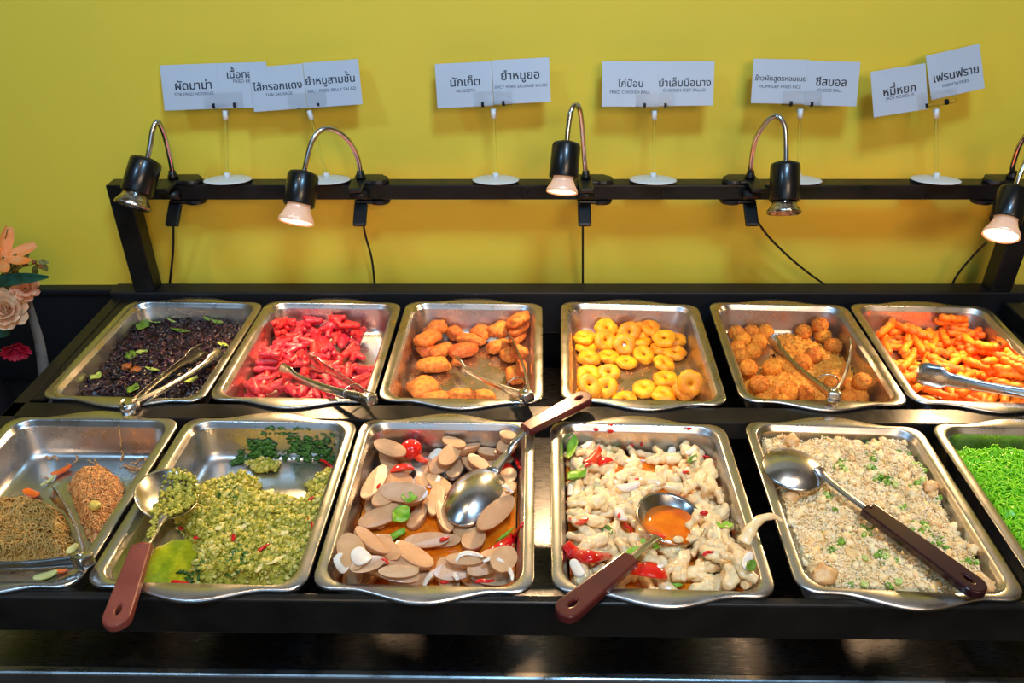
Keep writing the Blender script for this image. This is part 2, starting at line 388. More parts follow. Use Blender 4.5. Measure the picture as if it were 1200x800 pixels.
class Pan:
    RES = .0022
    def __init__(s, key, cx, cy, rot, label):
        global pan_me
        s.cx, s.cy, s.rot, s.zf = cx, cy, math.radians(rot), ZR + FLOOR
        o = None
        if pan_me is None:
            Vr, Fr = PV, PF
            me = bpy.data.meshes.new('serving_pan'); me.from_pydata([tuple(v) for v in Vr], [], Fr); me.update()
            me.polygons.foreach_set('use_smooth', [True] * len(me.polygons)); me.materials.append(M['steel']); pan_me = me
        o = ob('serving_pan', pan_me, loc=(cx, cy, ZR), rot=(0, 0, s.rot))
        tag(o, label, 'pan', 'stainless serving pans')
        s.na = int(.24 / s.RES); s.nb = int(.32 / s.RES)
        a = (np.arange(s.na) + .5) * s.RES - .12; b = (np.arange(s.nb) + .5) * s.RES - .16
        s.A, s.B = np.meshgrid(a, b, indexing='ij'); s.h = np.zeros_like(s.A)
        # rounded foot of the pan walls
        dw = np.minimum(IW - .010 - np.abs(s.A), ID - .010 - np.abs(s.B)); s.h = np.where(dw < .014, np.minimum(.05, (.014 - dw) ** 2 * 30 + np.clip(-dw, 0, 1) * 6), 0); s.foot = s.h.copy()
    def loc(s, x, y):
        c, q = math.cos(s.rot), math.sin(s.rot); dx, dy = x - s.cx, y - s.cy
        return c * dx + q * dy, -q * dx + c * dy
    def world(s, a, b):
        c, q = math.cos(s.rot), math.sin(s.rot)
        return s.cx + c * a - q * b, s.cy + q * a + c * b
    def mask(s, a, b, ra, rb, ang):
        c, q = math.cos(ang), math.sin(ang); dx, dy = s.A - a, s.B - b
        return ((c * dx + q * dy) / ra) ** 2 + ((-q * dx + c * dy) / rb) ** 2
    def clampab(s, a, b, ra, rb, ang, z):
        ex = math.hypot(ra * math.cos(ang), rb * math.sin(ang)); ey = math.hypot(ra * math.sin(ang), rb * math.cos(ang))
        t = max(0, min(1, (z) / .05)); w = IW - .0135 + .006 * t; d = ID - .0135 + .006 * t
        ex = min(ex, w); ey = min(ey, d)
        return max(-w + ex, min(w - ex, a)), max(-d + ey, min(d - ey, b))
    def height(s, a, b):
        i = int((a + .12) / s.RES); j = int((b + .16) / s.RES)
        return s.h[max(0, min(s.na - 1, i)), max(0, min(s.nb - 1, j))]
    def surf(s, px, py, it=6):
        z = .02
        for _ in range(it):
            P = at(px, py, s.zf + z); a, b = s.loc(P.x, P.y); z = .5 * z + .5 * s.height(a, b)
        return Vector((P.x, P.y, s.zf + z))
    def drop(s, px, py, ra, rb, th, ang=None, iang=None, maxtilt=.6, pct=70, ab=None, upd=True, free=False):
        global LASTPAN; LASTPAN = s
        """rest a piece (ellipse ra x rb, thickness th) on what is in the pan; returns matrix"""
        z = th / 2 + .012
        for _ in range(5):
            if ab is None:
                P = at(px, py, s.zf + z)
                if iang is not None:
                    t = math.radians(iang); Q = at(px + 8 * math.cos(t), py - 8 * math.sin(t), s.zf + z); wang = math.atan2(Q.y - P.y, Q.x - P.x)
                else: wang = ang
                a, b = s.loc(P.x, P.y)
            else: a, b = ab; wang = ang
            la = wang - s.rot
            if not free: a, b = s.clampab(a, b, ra, rb, la, z)
            r2 = s.mask(a, b, ra, rb, la); m = r2 < .85
            hh = s.h[m]
            if len(hh) == 0: hh = np.array([0.]); gx = gy = 0
            else:
                da = s.A[m] - a; db = s.B[m] - b; mh = hh.mean()
                gx = ((hh - mh) * da).sum() / max((da * da).sum(), 1e-9); gy = ((hh - mh) * db).sum() / max((db * db).sum(), 1e-9)
                g = math.hypot(gx, gy)
                if g > maxtilt: gx *= maxtilt / g; gy *= maxtilt / g
            base = np.percentile(hh - gx * (s.A[m] - a) - gy * (s.B[m] - b), pct) if m.any() else 0
            z = base + th / 2
        if upd:
            mm = r2 < 1; top = z + gx * (s.A[mm] - a) + gy * (s.B[mm] - b) + th * .46 * np.sqrt(1 - r2[mm])
            s.h[mm] = np.maximum(s.h[mm], top)
        x, y = s.world(a, b)
        c, q = math.cos(s.rot), math.sin(s.rot); n = Vector((-(c * gx - q * gy), -(q * gx + c * gy), 1)).normalized()
        return basis((math.cos(wang), math.sin(wang), 0), n, (x, y, s.zf + z)) if abs(n.z) > .1 else None
    def poly(s, pts, z): return [s.loc(*at(px, py, s.zf + z).xy) for px, py in pts]

PANS = {}
for key, cx, cy, rot, lab in (
    ('A1', -.6075, 1.1785, -2.0, 'steel pan of dark leafy fried salad at the left end of the back row'),
    ('A2', -.3435, 1.1760, -1.4, 'steel back-row pan holding red cut sausages'),
    ('A3', -.0765, 1.1740, -1.7, 'steel back-row pan holding breaded nuggets'),
    ('A4', .2143, 1.1710, -3.0, 'steel back-row pan holding golden fried rings'),
    ('A5', .4955, 1.1690, -2.8, 'steel back-row pan holding crumbed cheese balls'),
    ('A6', .7610, 1.1640, -2.8, 'steel back-row pan heaped with orange french fries'),
    ('B1', -.6315, .8060, -1.2, 'half-empty steel front-row pan of stir-fried noodles'),
    ('B2', -.3650, .8015, -1.6, 'steel front-row pan of green minced pork belly salad'),
    ('B3', -.1000, .7985, -1.5, 'steel front-row pan of sliced pork sausage salad in orange dressing'),
    ('B4', .1810, .7930, -2.0, 'steel front-row pan heaped with pale chicken feet salad'),
    ('B5', .4680, .7900, -3.0, 'steel front-row pan filled with fried rice'),
    ('B6', .7450, .7850, -2.8, 'steel front-row pan of bright green jade noodles')):
    PANS[key] = Pan(key, cx, cy, rot, lab)

# ------------------------------------------------------------------ food helpers
ORD = ['first', 'second', 'third', 'fourth', 'fifth', 'sixth', 'seventh', 'eighth', 'ninth', 'tenth', 'eleventh', 'twelfth', 'thirteenth', 'fourteenth', 'fifteenth', 'sixteenth', 'seventeenth', 'eighteenth', 'nineteenth', 'twentieth']
def row_labels(objs, nrows, what, cat, group):
    """sort pieces of one kind into rows from the back of their pan and name each by row and place"""
    objs = sorted(objs, key=lambda o: -o.location.y); n = len(objs); k = 0
    for r in range(nrows):
        m = n * (r + 1) // nrows - n * r // nrows
        row = sorted(objs[k:k + m], key=lambda o: o.location.x); k += m
        rn = 'back row' if r == 0 else ('front row' if r == nrows - 1 else ORD[r] + ' row from the back')
        for i, o in enumerate(row):
            pl = ORD[i] + ' from the left' if i < m / 2 else (ORD[m - 1 - i] + ' from the right' if i < m - 1 else 'rightmost')
            if i == 0: pl = 'leftmost'
            tag(o, f'{what}, {pl} in the {rn}', cat, group)
def inpoly(x, y, P):
    r = False; j = len(P) - 1
    for i in range(len(P)):
        if (P[i][1] > y) != (P[j][1] > y) and x < (P[j][0] - P[i][0]) * (y - P[i][1]) / (P[j][1] - P[i][1]) + P[i][0]: r = not r
        j = i
    return r
def scatter(P, n, dmin, rnd, tries=6000):
    xs = [p[0] for p in P]; ys = [p[1] for p in P]; out = []
    for _ in range(tries):
        x = rnd.uniform(min(xs), max(xs)); y = rnd.uniform(min(ys), max(ys))
        if inpoly(x, y, P) and all((x - a) ** 2 + ((y - b) * 1.2) ** 2 > dmin * dmin for a, b in out):
            out.append((x, y))
            if len(out) >= n: break
    return out
def place(name, me, Mx): 
    o = ob(name, me); o.matrix_world = settle(LASTPAN, me, Mx); return o
def polydist(A, B, P):
    """signed distance (positive inside) of grid points to polygon P"""
    d = np.full(A.shape, 1e9); ins = np.zeros(A.shape, bool); n = len(P)
    for i in range(n):
        x0, y0 = P[i - 1]; x1, y1 = P[i]; ex, ey = x1 - x0, y1 - y0
        t = np.clip(((A - x0) * ex + (B - y0) * ey) / max(ex * ex + ey * ey, 1e-12), 0, 1)
        d = np.minimum(d, np.hypot(A - x0 - t * ex, B - y0 - t * ey))
        c = ((y1 > B) != (y0 > B)) & (A < (x0 - x1) * (B - y1) / (y0 - y1 + 1e-15) + x1); ins ^= c
    return np.where(ins, d, -d)
def nfield(A, B, freq, seed, octv=3):
    out = np.empty(A.size)
    for i, (a, b) in enumerate(zip(A.ravel(), B.ravel())): out[i] = noise.fractal(Vector((a * freq + seed * 3.1, b * freq - seed * 1.7, seed)), 1.0, 2.0, octv)
    return out.reshape(A.shape)
def mound(pan, P, peak, fall, namp=.004, nfreq=60, seed=1, edge=.0055):
    """raise the pan's content over polygon P (pan coordinates); returns height above the floor or -1"""
    d = polydist(pan.A, pan.B, P) + (nfield(pan.A, pan.B, 45, seed + 3) * .006 if namp < .001 else 0); t = np.clip(d / fall, 0, 1); t = t * t * (3 - 2 * t)
    h = peak * t * (1 + 0) + np.where(d > 0, nfield(pan.A, pan.B, nfreq, seed) * namp * np.clip(d / .006, 0, 1), 0)
    lim = np.minimum(IW - .004 - np.abs(pan.A), ID - .004 - np.abs(pan.B))   # stay off the walls
    h = np.where((d > 0) & (lim > edge) & (np.maximum(h, .001) > pan.foot + .0012), np.maximum(h, .001), -1)
    return h
def hsurface(pan, h, m, name, step=1):
    """skin over the raised cells, as one closed sheet with an edge down to the floor"""
    ok = h > 0; na, nb = h.shape; idx = -np.ones(h.shape, int); V = []; Fc = []
    ii, jj = np.nonzero(ok)
    for k, (i, j) in enumerate(zip(ii, jj)):
        idx[i, j] = k; x, y = pan.world(pan.A[i, j], pan.B[i, j]); V.append((x - pan.cx, y - pan.cy, pan.zf + h[i, j] - ZR))
    for i in range(na - 1):
        for j in range(nb - 1):
            q = (idx[i, j], idx[i + 1, j], idx[i + 1, j + 1], idx[i, j + 1])
            if min(q) >= 0: Fc.append(q)
    return mk(name, V, Fc, m, loc=(pan.cx, pan.cy, ZR), pan=pan)
def hgrid(pan, h, m_, mb, cap=0):
    pass
def hmesh(pan, h):
    """surface of raised cells in local metres (relative to the pan centre at rim height)"""
    ok = h > 0; idx = -np.ones(h.shape, int); ii, jj = np.nonzero(ok); idx[ii, jj] = np.arange(len(ii))
    c, q = math.cos(pan.rot), math.sin(pan.rot); a = pan.A[ii, jj]; b = pan.B[ii, jj]
    V = np.stack([c * a - q * b, q * a + c * b, pan.zf + h[ii, jj] - ZR], 1)
    Q = np.stack([idx[:-1, :-1], idx[1:, :-1], idx[1:, 1:], idx[:-1, 1:]], -1).reshape(-1, 4); Q = Q[(Q >= 0).all(1)]
    return V, [tuple(r) for r in Q]
def samples(pan, h, n, rnd):
    ii, jj = np.nonzero(h > 0); out = []
    for _ in range(n):
        k = rnd.randrange(len(ii)); i, j = ii[k], jj[k]
        a = pan.A[i, j] + rnd.uniform(-.5, .5) * pan.RES; b = pan.B[i, j] + rnd.uniform(-.5, .5) * pan.RES
        c, q = math.cos(pan.rot), math.sin(pan.rot)
        out.append((c * a - q * b, q * a + c * b, pan.zf + h[i, j] - ZR, i, j))
    return out
def rot_rand(rnd, flat=1.0):
    return (Matrix.Rotation(rnd.uniform(0, 6.283), 4, 'Z') @ Matrix.Rotation(rnd.uniform(-1, 1) * flat, 4, 'X') @ Matrix.Rotation(rnd.uniform(-1, 1) * flat, 4, 'Y'))
def zpx(ox, oy, sc): return lambda x, y: (ox + x / sc, oy + y / sc)

# ------------------------------------------------------------------ nuggets
M['nugget'] = mat('nugget_crumb', srgb(226, 130, 50), srgb(190, 88, 32), rough=.6, ns=120, bump=.8, bs=500, rand=.18, sss=.1)
M['crumb'] = mat('fried_crumb', srgb(214, 150, 80), srgb(186, 110, 50), rough=.7, ns=200)
def crumbs(pan, pts_px, n, rnd, label, size=(.0006, .0016), m='crumb', group=None, name='fried_crumbs'):
    mb = MB(); P = [at(px, py, pan.zf).xy for px, py in pts_px]
    P = [(p.x, p.y) for p in P]; k = 0
    xs = [p[0] for p in P]; ys = [p[1] for p in P]
    while k < n:
        x = rnd.uniform(min(xs), max(xs)); y = rnd.uniform(min(ys), max(ys))
        if not inpoly(x, y, P): continue
        k += 1; a, b = pan.loc(x, y); s = rnd.uniform(*size); z = pan.height(a, b)
        if z > .008: continue
        V, Fc = ico(1); mb.add(xf(V * np.array([s * rnd.uniform(.7, 1.6), s, s * .7]), Matrix.Translation((x - pan.cx, y - pan.cy, pan.zf + z + s * .5 - ZR)) @ rot_rand(rnd, .3)), Fc)
    o = mb.obj(name, M[m], loc=(pan.cx, pan.cy, ZR), pan=pan); return tag(o, label, 'crumbs', group, 'stuff')

pan = PANS['A3']; Z = zpx(440, 330, 5)
NUG = [(540, 700, 80, 40, 0, 0), (215, 625, 180, 150, 20, 0), (355, 662, 150, 80, 5, 0), (510, 665, 160, 85, 0, 0), (640, 672, 130, 70, -10, 0),
       (340, 490, 190, 95, 3, 0), (240, 395, 125, 110, -50, 0), (390, 390, 170, 75, 28, 0), (510, 408, 190, 90, 14, 0), (220, 250, 140, 90, -40, 0),
       (368, 232, 125, 95, 5, 0), (470, 275, 110, 85, -40, 0), (555, 332, 190, 70, -8, 0), (622, 262, 125, 130, 30, 0), (690, 288, 80, 75, 30, 0),
       (740, 225, 120, 100, 35, 0), (720, 380, 160, 80, 15, 0), (790, 432, 120, 85, 0, 0), (820, 548, 150, 95, 100, 0), (880, 415, 80, 95, 80, 0),
       (912, 505, 140, 60, 95, 0), (885, 320, 150, 75, 45, 0), (865, 272, 160, 65, 35, 0), (840, 222, 165, 105, 35, 0), (300, 338, 165, 110, 25, 0)]
objs = []
for i, (x, y, L, W, an, _) in enumerate(NUG):
    px, py = Z(x, y); k = 1 / 5 / 745
    L = L * k * 1.2; W = W * k * 1.32; th = min(.023, W * .8)
    V, Fc = blob((L / 2, W / 2, th / 2), 3, .20, 1.3, seed=i + 3, octv=4, sq=.72)
    V *= np.array([.93, .93, 1.0])
    Mx = pan.drop(px, py, L / 2, W / 2, th, iang=an, maxtilt=.75)
    objs.append(place('nugget', meshdata('nugget', V, Fc, M['nugget']), Mx))
row_labels(objs, 5, 'orange breaded nugget', 'nugget', 'breaded nuggets in the back-row pan')
crumbs(pan, [Z(150, 470), Z(350, 560), Z(560, 430), Z(880, 420), Z(930, 690), Z(130, 690)], 260, R, 'loose crumbs on the bottom of the nugget pan')

# ------------------------------------------------------------------ rings
M['ring'] = mat('ring_batter', srgb(244, 170, 30), srgb(226, 136, 20), rough=.5, ns=70, bump=.45, bs=260, rand=.12, sss=.12)
def ring_mesh(seed):
    V = []; Fc = []; nu, nv = 36, 16; r = random.Random(seed); ro, ri = .0108, r.uniform(.0078, .0090)
    for i in range(nu):
        a = 2 * math.pi * i / nu
        for j in range(nv):
            b = 2 * math.pi * j / nv; p = Vector((math.cos(a) * (ro + ri * math.cos(b)), math.sin(a) * (ro + ri * math.cos(b)), ri * .82 * math.sin(b)))
            d = 1 + .16 * noise.fractal(p * 90 + Vector((seed, 0, 0)), 1, 2, 3); V.append(tuple(p * d))
    for i in range(nu):
        for j in range(nv):
            Fc.append((i * nv + j, ((i + 1) % nu) * nv + j, ((i + 1) % nu) * nv + (j + 1) % nv, i * nv + (j + 1) % nv))
    s = r.uniform(1.04, 1.17); V = np.array(V) * np.array([s, s * r.uniform(.9, 1.02), 1])
    return meshdata('fried_ring', V, Fc, M['ring'])
RM = [ring_mesh(s) for s in range(9)]
pan = PANS['A4']; Z = zpx(640, 330, 5)
# x, y, lean: 0 flat, else (tilt angle, direction) toward the viewer / side
RNG = [(380, 250, 0), (235, 285, 0), (550, 345, 0), (365, 440, 0), (470, 472, 0), (680, 392, 0), (240, 450, .0), (210, 384, 0), (800, 415, 0), (235, 665, 0), (460, 692, 0), (690, 665, 0),
       (870, 645, 0), (215, 328, 0), (350, 262, .5), (540, 222, .35), (610, 278, .3), (735, 255, .15), (820, 342, .1), (690, 340, .25), (485, 305, .9),
       (570, 442, .35), (690, 487, .2), (700, 575, .1), (575, 632, .1), (365, 545, .35), (235, 548, .2), (345, 348, .75), (455, 397, .8), (250, 622, .5), (350, 637, .6), (805, 652, .7), (945, 640, 1.0)]
objs = []
for i, (x, y, ln) in enumerate(RNG):
    px, py = Z(x, y)
    Mx = pan.drop(px, py, .0192, .018, .0150, ang=R.uniform(0, 6.28), maxtilt=.5)
    if ln:
        ax = Matrix.Rotation(ln, 4, 'X') @ Matrix.Rotation(R.uniform(-.25, .25), 4, 'Y')
        Mx = Matrix.Translation(Mx.translation + Vector((0, 0, .006 * ln + .0055 * math.sin(ln)))) @ ax @ Matrix.Rotation(R.uniform(0, 6), 4, 'Z')
    objs.append(place('fried_ring', RM[i % 9], Mx))
row_labels(objs, 6, 'golden fried batter ring', 'fried ring', 'fried rings in the back-row pan')
crumbs(pan, [Z(130, 430), Z(500, 470), Z(560, 400), Z(900, 380), Z(960, 560), Z(900, 700), Z(150, 700)], 420, R, 'loose crumbs on the bottom of the fried ring pan')

# ------------------------------------------------------------------ cheese balls and their crumb
M['ball'] = mat('cheese_ball_crumb', srgb(244, 160, 48), srgb(222, 118, 30), rough=.65, ns=160, bump=1.0, bs=420, rand=.16, sss=.1, dist=.003)
M['flake'] = mat('crisp_flakes', srgb(240, 172, 66), srgb(212, 128, 34), rough=.65, ns=150, sss=.1)
BM_ = []
for s in range(7):
    V, Fc = blob((.0150, .0150, .0143), 4, .16, 5.5, seed=s + 40, octv=4); mb = MB(); mb.add(V, Fc)
    r = random.Random(s)
    for k in range(90):
        d = Vector((r.gauss(0, 1), r.gauss(0, 1), r.gauss(0, 1))).normalized(); q = rot_rand(r, 2); W_, F_ = ico(1)
        mb.add(xf(W_ * np.array([.0022, .0008, .0007]) * r.uniform(.7, 1.2), Matrix.Translation(d * .0154) @ q), F_)
    BM_.append(meshdata('cheese_ball', mb.V(), mb.f, M['ball']))
pan = PANS['A5']; Z = zpx(820, 330, 5)
h = mound(pan, pan.poly([Z(*p) for p in [(400, 290), (480, 250), (560, 270), (740, 330), (850, 400), (960, 470), (1030, 600), (1060, 690), (300, 700), (230, 640), (340, 470), (400, 420)]], .012), .017, .05, .005, 110, 5)
mb = MB(); V, Fc = hmesh(pan, h); mb.add(V, Fc)
for x, y, z, i, j in samples(pan, h, 3000, R):
    W_, F_ = ico(1); s = R.uniform(.6, 1.3)
    mb.add(xf(W_ * np.array([.0026, .0008, .0006]) * s, Matrix.Translation((x, y, z + .0006)) @ rot_rand(R, .5)), F_)
tag(mb.obj('fried_crumbs', M['flake'], loc=(pan.cx, pan.cy, ZR), pan=pan), 'heap of orange crisp crumbs under the cheese balls', 'crumbs', None, 'stuff')
pan.h = np.maximum(pan.h, np.where(h > 0, h * .8, 0))
BAL = [(185, 290), (295, 285), (370, 270), (250, 352), (345, 358), (205, 402), (310, 418), (195, 445), (260, 472), (420, 502), (280, 557), (295, 628), (410, 652), (520, 652), (620, 657), (375, 690), (480, 692), (600, 470), (665, 432), (795, 378), (795, 318), (695, 292), (595, 268), (890, 612), (930, 680), (1025, 662), (785, 595), (870, 690), (250, 520), (345, 600)]
objs = []
for i, (x, y) in enumerate(BAL):
    px, py = Z(x, y); Mx = pan.drop(px, py, .0145, .0145, .027, ang=R.uniform(0, 6), maxtilt=.3); objs.append(place('cheese_ball', BM_[i % 7], Mx))
row_labels(objs, 6, 'crumbed cheese ball', 'cheese ball', 'cheese balls in the back-row pan')

# ------------------------------------------------------------------ french fries
M['fry'] = mat('seasoned_fry', srgb(246, 140, 28), srgb(228, 96, 14), rough=.5, ns=90, bump=.6, bs=350, rand=.14, sss=.15)
FM = []
for s in range(9):
    r = random.Random(s + 5); L = r.uniform(.044, .074); n = 22; bend = r.uniform(-.18, .18); P = []; rd = []
    for i in range(n):
        t = i / (n - 1) - .5; P.append((t * L, bend * L * (t * t * 4 - 1) * .5, .0008 * math.sin(t * 21 + s))); rd.append(.0066 * (1 + .11 * math.sin(t * L * 1700)) * min(1, .62 + 6 * min(t + .5, .5 - t)))
    V, Fc = tube(P, rd, 10)
    V = np.array([tuple(Vector(v) * (1 + .05 * noise.noise(Vector(v) * 300))) for v in V]); FM.append((L, meshdata('french_fry', V, Fc, M['fry'])))
pan = PANS['A6']; PX = [(1012, 372), (1030, 365), (1060, 372), (1105, 376), (1122, 370), (1140, 385), (1165, 398), (1192, 408), (1235, 440), (1250, 466), (1180, 470), (1100, 468), (1070, 452), (1040, 415)]
pts = [(x + .5, y + .5) for x, y in scatter(PX, 112, 7.6, R)]; objs = []
for k, (x, y) in enumerate(pts):
    L, me = FM[k % 9]; Mx = pan.drop(x, y, L / 2, .0078, .0125, ang=R.gauss(.3, .9), maxtilt=.6, pct=60); objs.append(place('french_fry', me, Mx))
row_labels(objs, 9, 'orange crinkled french fry', 'french fry', 'french fries in the back-row pan')

# ------------------------------------------------------------------ red cut sausages
M['redsaus'] = mat('red_sausage', srgb(196, 36, 50), srgb(156, 16, 32), rough=.42, ns=90, bump=.7, bs=300, rand=.14, sss=.25, sssr=(1, .2, .2), coat=.2)
SM = []
for s in range(8):
    r = random.Random(s + 60); mb = MB(); k = r.choice([2, 3, 3, 4])
    for q in range(k):
        a = 2 * math.pi * q / k + r.uniform(-.3, .3); L = r.uniform(.018, .026); sp = r.uniform(.5, .95); P = []; rd = []
        for i in range(9):
            t = i / 8; P.append((-.011 + t * L, math.cos(a) * (.003 + sp * .011 * t * t), math.sin(a) * (.003 + sp * .009 * t * t))); rd.append(.0064 * (1 - .35 * (2 * t - 1) ** 2 * (t > .5)) * (.75 + .5 * min(t * 4, 1) * .5))
        V, Fc = tube(P, rd, 8); mb.add(V, Fc)
    V, Fc = blob((.013, .0080, .0076), 2, .08, 2, s); mb.add(V + np.array([-.012, 0, 0]), Fc)
    SM.append(fuse(mb.V(), mb.f, .0011, M['redsaus'], 'cut_sausage', 2))
pan = PANS['A2']; Z = zpx(230, 330, 4.444)
PX = [Z(*p) for p in [(470, 170), (620, 160), (700, 200), (770, 160), (840, 165), (875, 290), (850, 390), (930, 430), (925, 540), (800, 590), (480, 600), (160, 598), (170, 560), (280, 510), (300, 440), (250, 400), (280, 330), (330, 280), (380, 210)]]
hole = [Z(*p) for p in [(510, 380), (570, 350), (640, 380), (560, 400)]]
pts = [p for p in scatter(PX, 86, 8.0, R) if not inpoly(p[0], p[1], hole)]; objs = []
for k, (x, y) in enumerate(pts):
    Mx = pan.drop(x, y, .0165, .0105, .0150, ang=R.uniform(0, 6.28), maxtilt=.6, pct=62); objs.append(place('cut_sausage', SM[k % 8], Mx @ Matrix.Rotation(R.uniform(-.5, .5), 4, 'X')))
row_labels(objs, 8, 'red cut sausage', 'sausage', 'red sausages in the back-row pan')

# ------------------------------------------------------------------ dark fried leaf salad (A1)
M['darkleaf'] = mat('dark_fried_leaf', srgb(46, 28, 34), srgb(26, 20, 20), rough=.38, ns=260, spec=.6)
M['purple'] = mat('purple_leaf', srgb(74, 40, 48), srgb(48, 26, 36), rough=.4, ns=200)
M['greenleaf'] = mat('green_leaf', srgb(72, 112, 30), srgb(110, 140, 48), rough=.4, ns=120, sss=.1)
M['scallion'] = mat('pale_green_stalk', srgb(178, 190, 96), srgb(132, 160, 60), rough=.35, ns=90, sss=.2)
M['brownbit'] = mat('brown_bit', srgb(150, 86, 34), srgb(112, 60, 26), rough=.5, ns=140)
def leaf_mesh(name, L, W, m, curl=.3, seed=0, nx=9, ny=5, th=.0007):
    r = random.Random(seed); V = []; Fc = []; ph = r.uniform(0, 6)
    for s in (1, -1):
        for i in range(nx):
            t = i / (nx - 1); wd = W * (math.sin(math.pi * min(.98, max(.04, t))) ** .7)
            for j in range(ny):
                u = j / (ny - 1) * 2 - 1
                V.append(((t - .5) * L, u * wd / 2, curl * L * (t - .5) ** 2 + .08 * W * math.sin(9 * t + ph + 2 * u) + abs(u) * W * .12 + s * th / 2))
    n = nx * ny
    for i in range(nx - 1):
        for j in range(ny - 1):
            q = (i * ny + j, (i + 1) * ny + j, (i + 1) * ny + j + 1, i * ny + j + 1); Fc.append(q); Fc.append(tuple(n + k for k in q[::-1]))
    for i in range(nx - 1):
        for j in (0, ny - 1):
            q = (i * ny + j, n + i * ny + j, n + (i + 1) * ny + j, (i + 1) * ny + j); Fc.append(q if j == 0 else q[::-1])
    return meshdata(name, V, Fc, m)
pan = PANS['A1']; Z = zpx(0, 330, 3.636)
h = mound(pan, pan.poly([Z(*p) for p in [(560, 170), (720, 160), (900, 160), (1040, 170), (1020, 260), (960, 340), (900, 430), (840, 480), (300, 490), (280, 460), (360, 400), (440, 290), (500, 200)]], .02), .022, .02, .006, 70, 9)
mb = MB(); V, Fc = hmesh(pan, h); mb.add(V, Fc); mb2 = MB()
for x, y, z, i, j in samples(pan, h, 2000, R):
    s = R.uniform(.6, 2.1); V, Fc = blob((.0046 * s, .0028 * s, .0011 * s), 2, 1.5, 2.6, R.randrange(900), 2)
    (mb2 if R.random() < .28 else mb).add(xf(V, Matrix.Translation((x, y, z + .0012)) @ rot_rand(R, 1.1)), Fc)
o = tag(mb.obj('fried_leaf_salad', M['darkleaf'], loc=(pan.cx, pan.cy, ZR), pan=pan), 'crisp dark fried leaves heaped in the pan at the left end', 'salad', None, 'stuff')
o2 = mb2.obj('purple_shred', M['purple'], parent=o, pan=pan); o2['kind'] = 'stuff'
pan.h = np.maximum(pan.h, np.where(h > 0, h, 0))
ITEM = [('scallion_strip', 'pale green stalk strip at the back of the dark salad', 640, 165, .030, .007, 'scallion', -8), ('scallion_strip', 'thin curled stalk strip beside the pale stalk in the dark salad', 735, 165, .024, .004, 'scallion', -25),
        ('herb_leaf', 'long green herb leaf by the back right corner of the dark salad', 915, 165, .040, .009, 'greenleaf', -15), ('herb_leaf', 'curved green herb leaf in the middle of the dark salad', 770, 212, .034, .006, 'greenleaf', -10),
        ('scallion_strip', 'arched pale stalk beside the right wall of the dark salad pan', 950, 268, .022, .006, 'scallion', -20), ('onion_slice', 'grey translucent onion slice near the middle of the dark salad', 605, 300, .016, .008, 'scallion', 5),
        ('herb_leaf', 'broad green leaf left of the onion slice in the dark salad', 560, 318, .022, .016, 'greenleaf', -50), ('herb_leaf', 'green leaf against the back left corner of the dark salad pan', 525, 190, .030, .018, 'greenleaf', 70),
        ('herb_leaf', 'yellow green leaf beside the tongs in the dark salad', 568, 460, .022, .014, 'greenleaf', 50), ('herb_leaf', 'small yellow green leaf near the front left of the dark salad', 410, 405, .018, .013, 'scallion', 35),
        ('herb_leaf', 'bright green leaf by the front right corner of the dark salad', 825, 458, .018, .011, 'scallion', 20), ('scallion_strip', 'slim stalk strip in the centre of the dark salad', 650, 372, .024, .004, 'scallion', -12)]
for k, (nm, lab, x, y, L, W, m, an) in enumerate(ITEM):
    px, py = Z(x, y); L *= 1.25; W *= 1.35; Mx = pan.drop(px, py, L / 2, W / 2, .011, iang=an, maxtilt=.3, pct=90)
    tag(place(nm, leaf_mesh(nm, L, W, M[m], .2, k), Mx), lab, 'salad garnish', 'garnish in the dark salad')
for lab, x, y in (('orange brown fried bit near the centre of the dark salad', 575, 375), ('brown meat bit beside the orange one in the dark salad', 538, 362), ('amber fried bit under the tongs in the dark salad', 895, 385)):
    px, py = Z(x, y); V, Fc = blob((.0085, .007, .005), 3, .5, 2, int(x)); Mx = pan.drop(px, py, .006, .005, .013, ang=1, pct=90)
    tag(place('fried_bit', meshdata('fried_bit', V, Fc, M['brownbit']), Mx), lab, 'salad garnish', 'garnish in the dark salad')

# ------------------------------------------------------------------ noodles
M['noodle'] = mat('fried_noodle', srgb(222, 160, 92), srgb(196, 128, 66), rough=.4, ns=150, sss=.2, sssr=(1, .6, .3))
M['noodle2'] = mat('fried_noodle_olive', srgb(196, 156, 84), srgb(164, 122, 56), rough=.4, ns=150, sss=.2, sssr=(1, .6, .3))
M['jade'] = mat('jade_noodle', srgb(150, 222, 36), srgb(112, 194, 22), rough=.35, ns=120, sss=.25, sssr=(.5, 1, .2))
def noodle(mb, x, y, hz, L, r, rnd, wav=.0022, wl=.011, ang=None, n=34, lift=.0):
    a = rnd.uniform(0, 6.28) if ang is None else ang; P = []; cur = rnd.uniform(-120, 120); ph = rnd.uniform(0, 6); step = L / n
    for i in range(n):
        s = i * step; w = math.sin(s / wl * 6.283 + ph) * wav
        P.append([x - math.sin(a) * w, y + math.cos(a) * w, 0]); x += math.cos(a) * step; y += math.sin(a) * step; a += cur * step * (.6 + rnd.random() * .8)
        z = hz(P[-1][0], P[-1][1])
        if z is None: P.pop(); break
        P[-1][2] = z + lift + .0018 * math.sin(s / wl * 4.1 + ph * 2)
    if len(P) > 5:
        V, Fc = tube(P, r, 5); mb.add(V, Fc)
def hz_of(pan, h):
    def f(x, y):
        a, b = pan.loc(x + pan.cx, y + pan.cy); i = int((a + .12) / pan.RES); j = int((b + .16) / pan.RES)
        if 0 <= i < pan.na and 0 <= j < pan.nb and h[i, j] > 0: return pan.zf + h[i, j] - ZR
        return None
    return f
pan = PANS['B1']; Z = zpx(0, 470, 3.2)
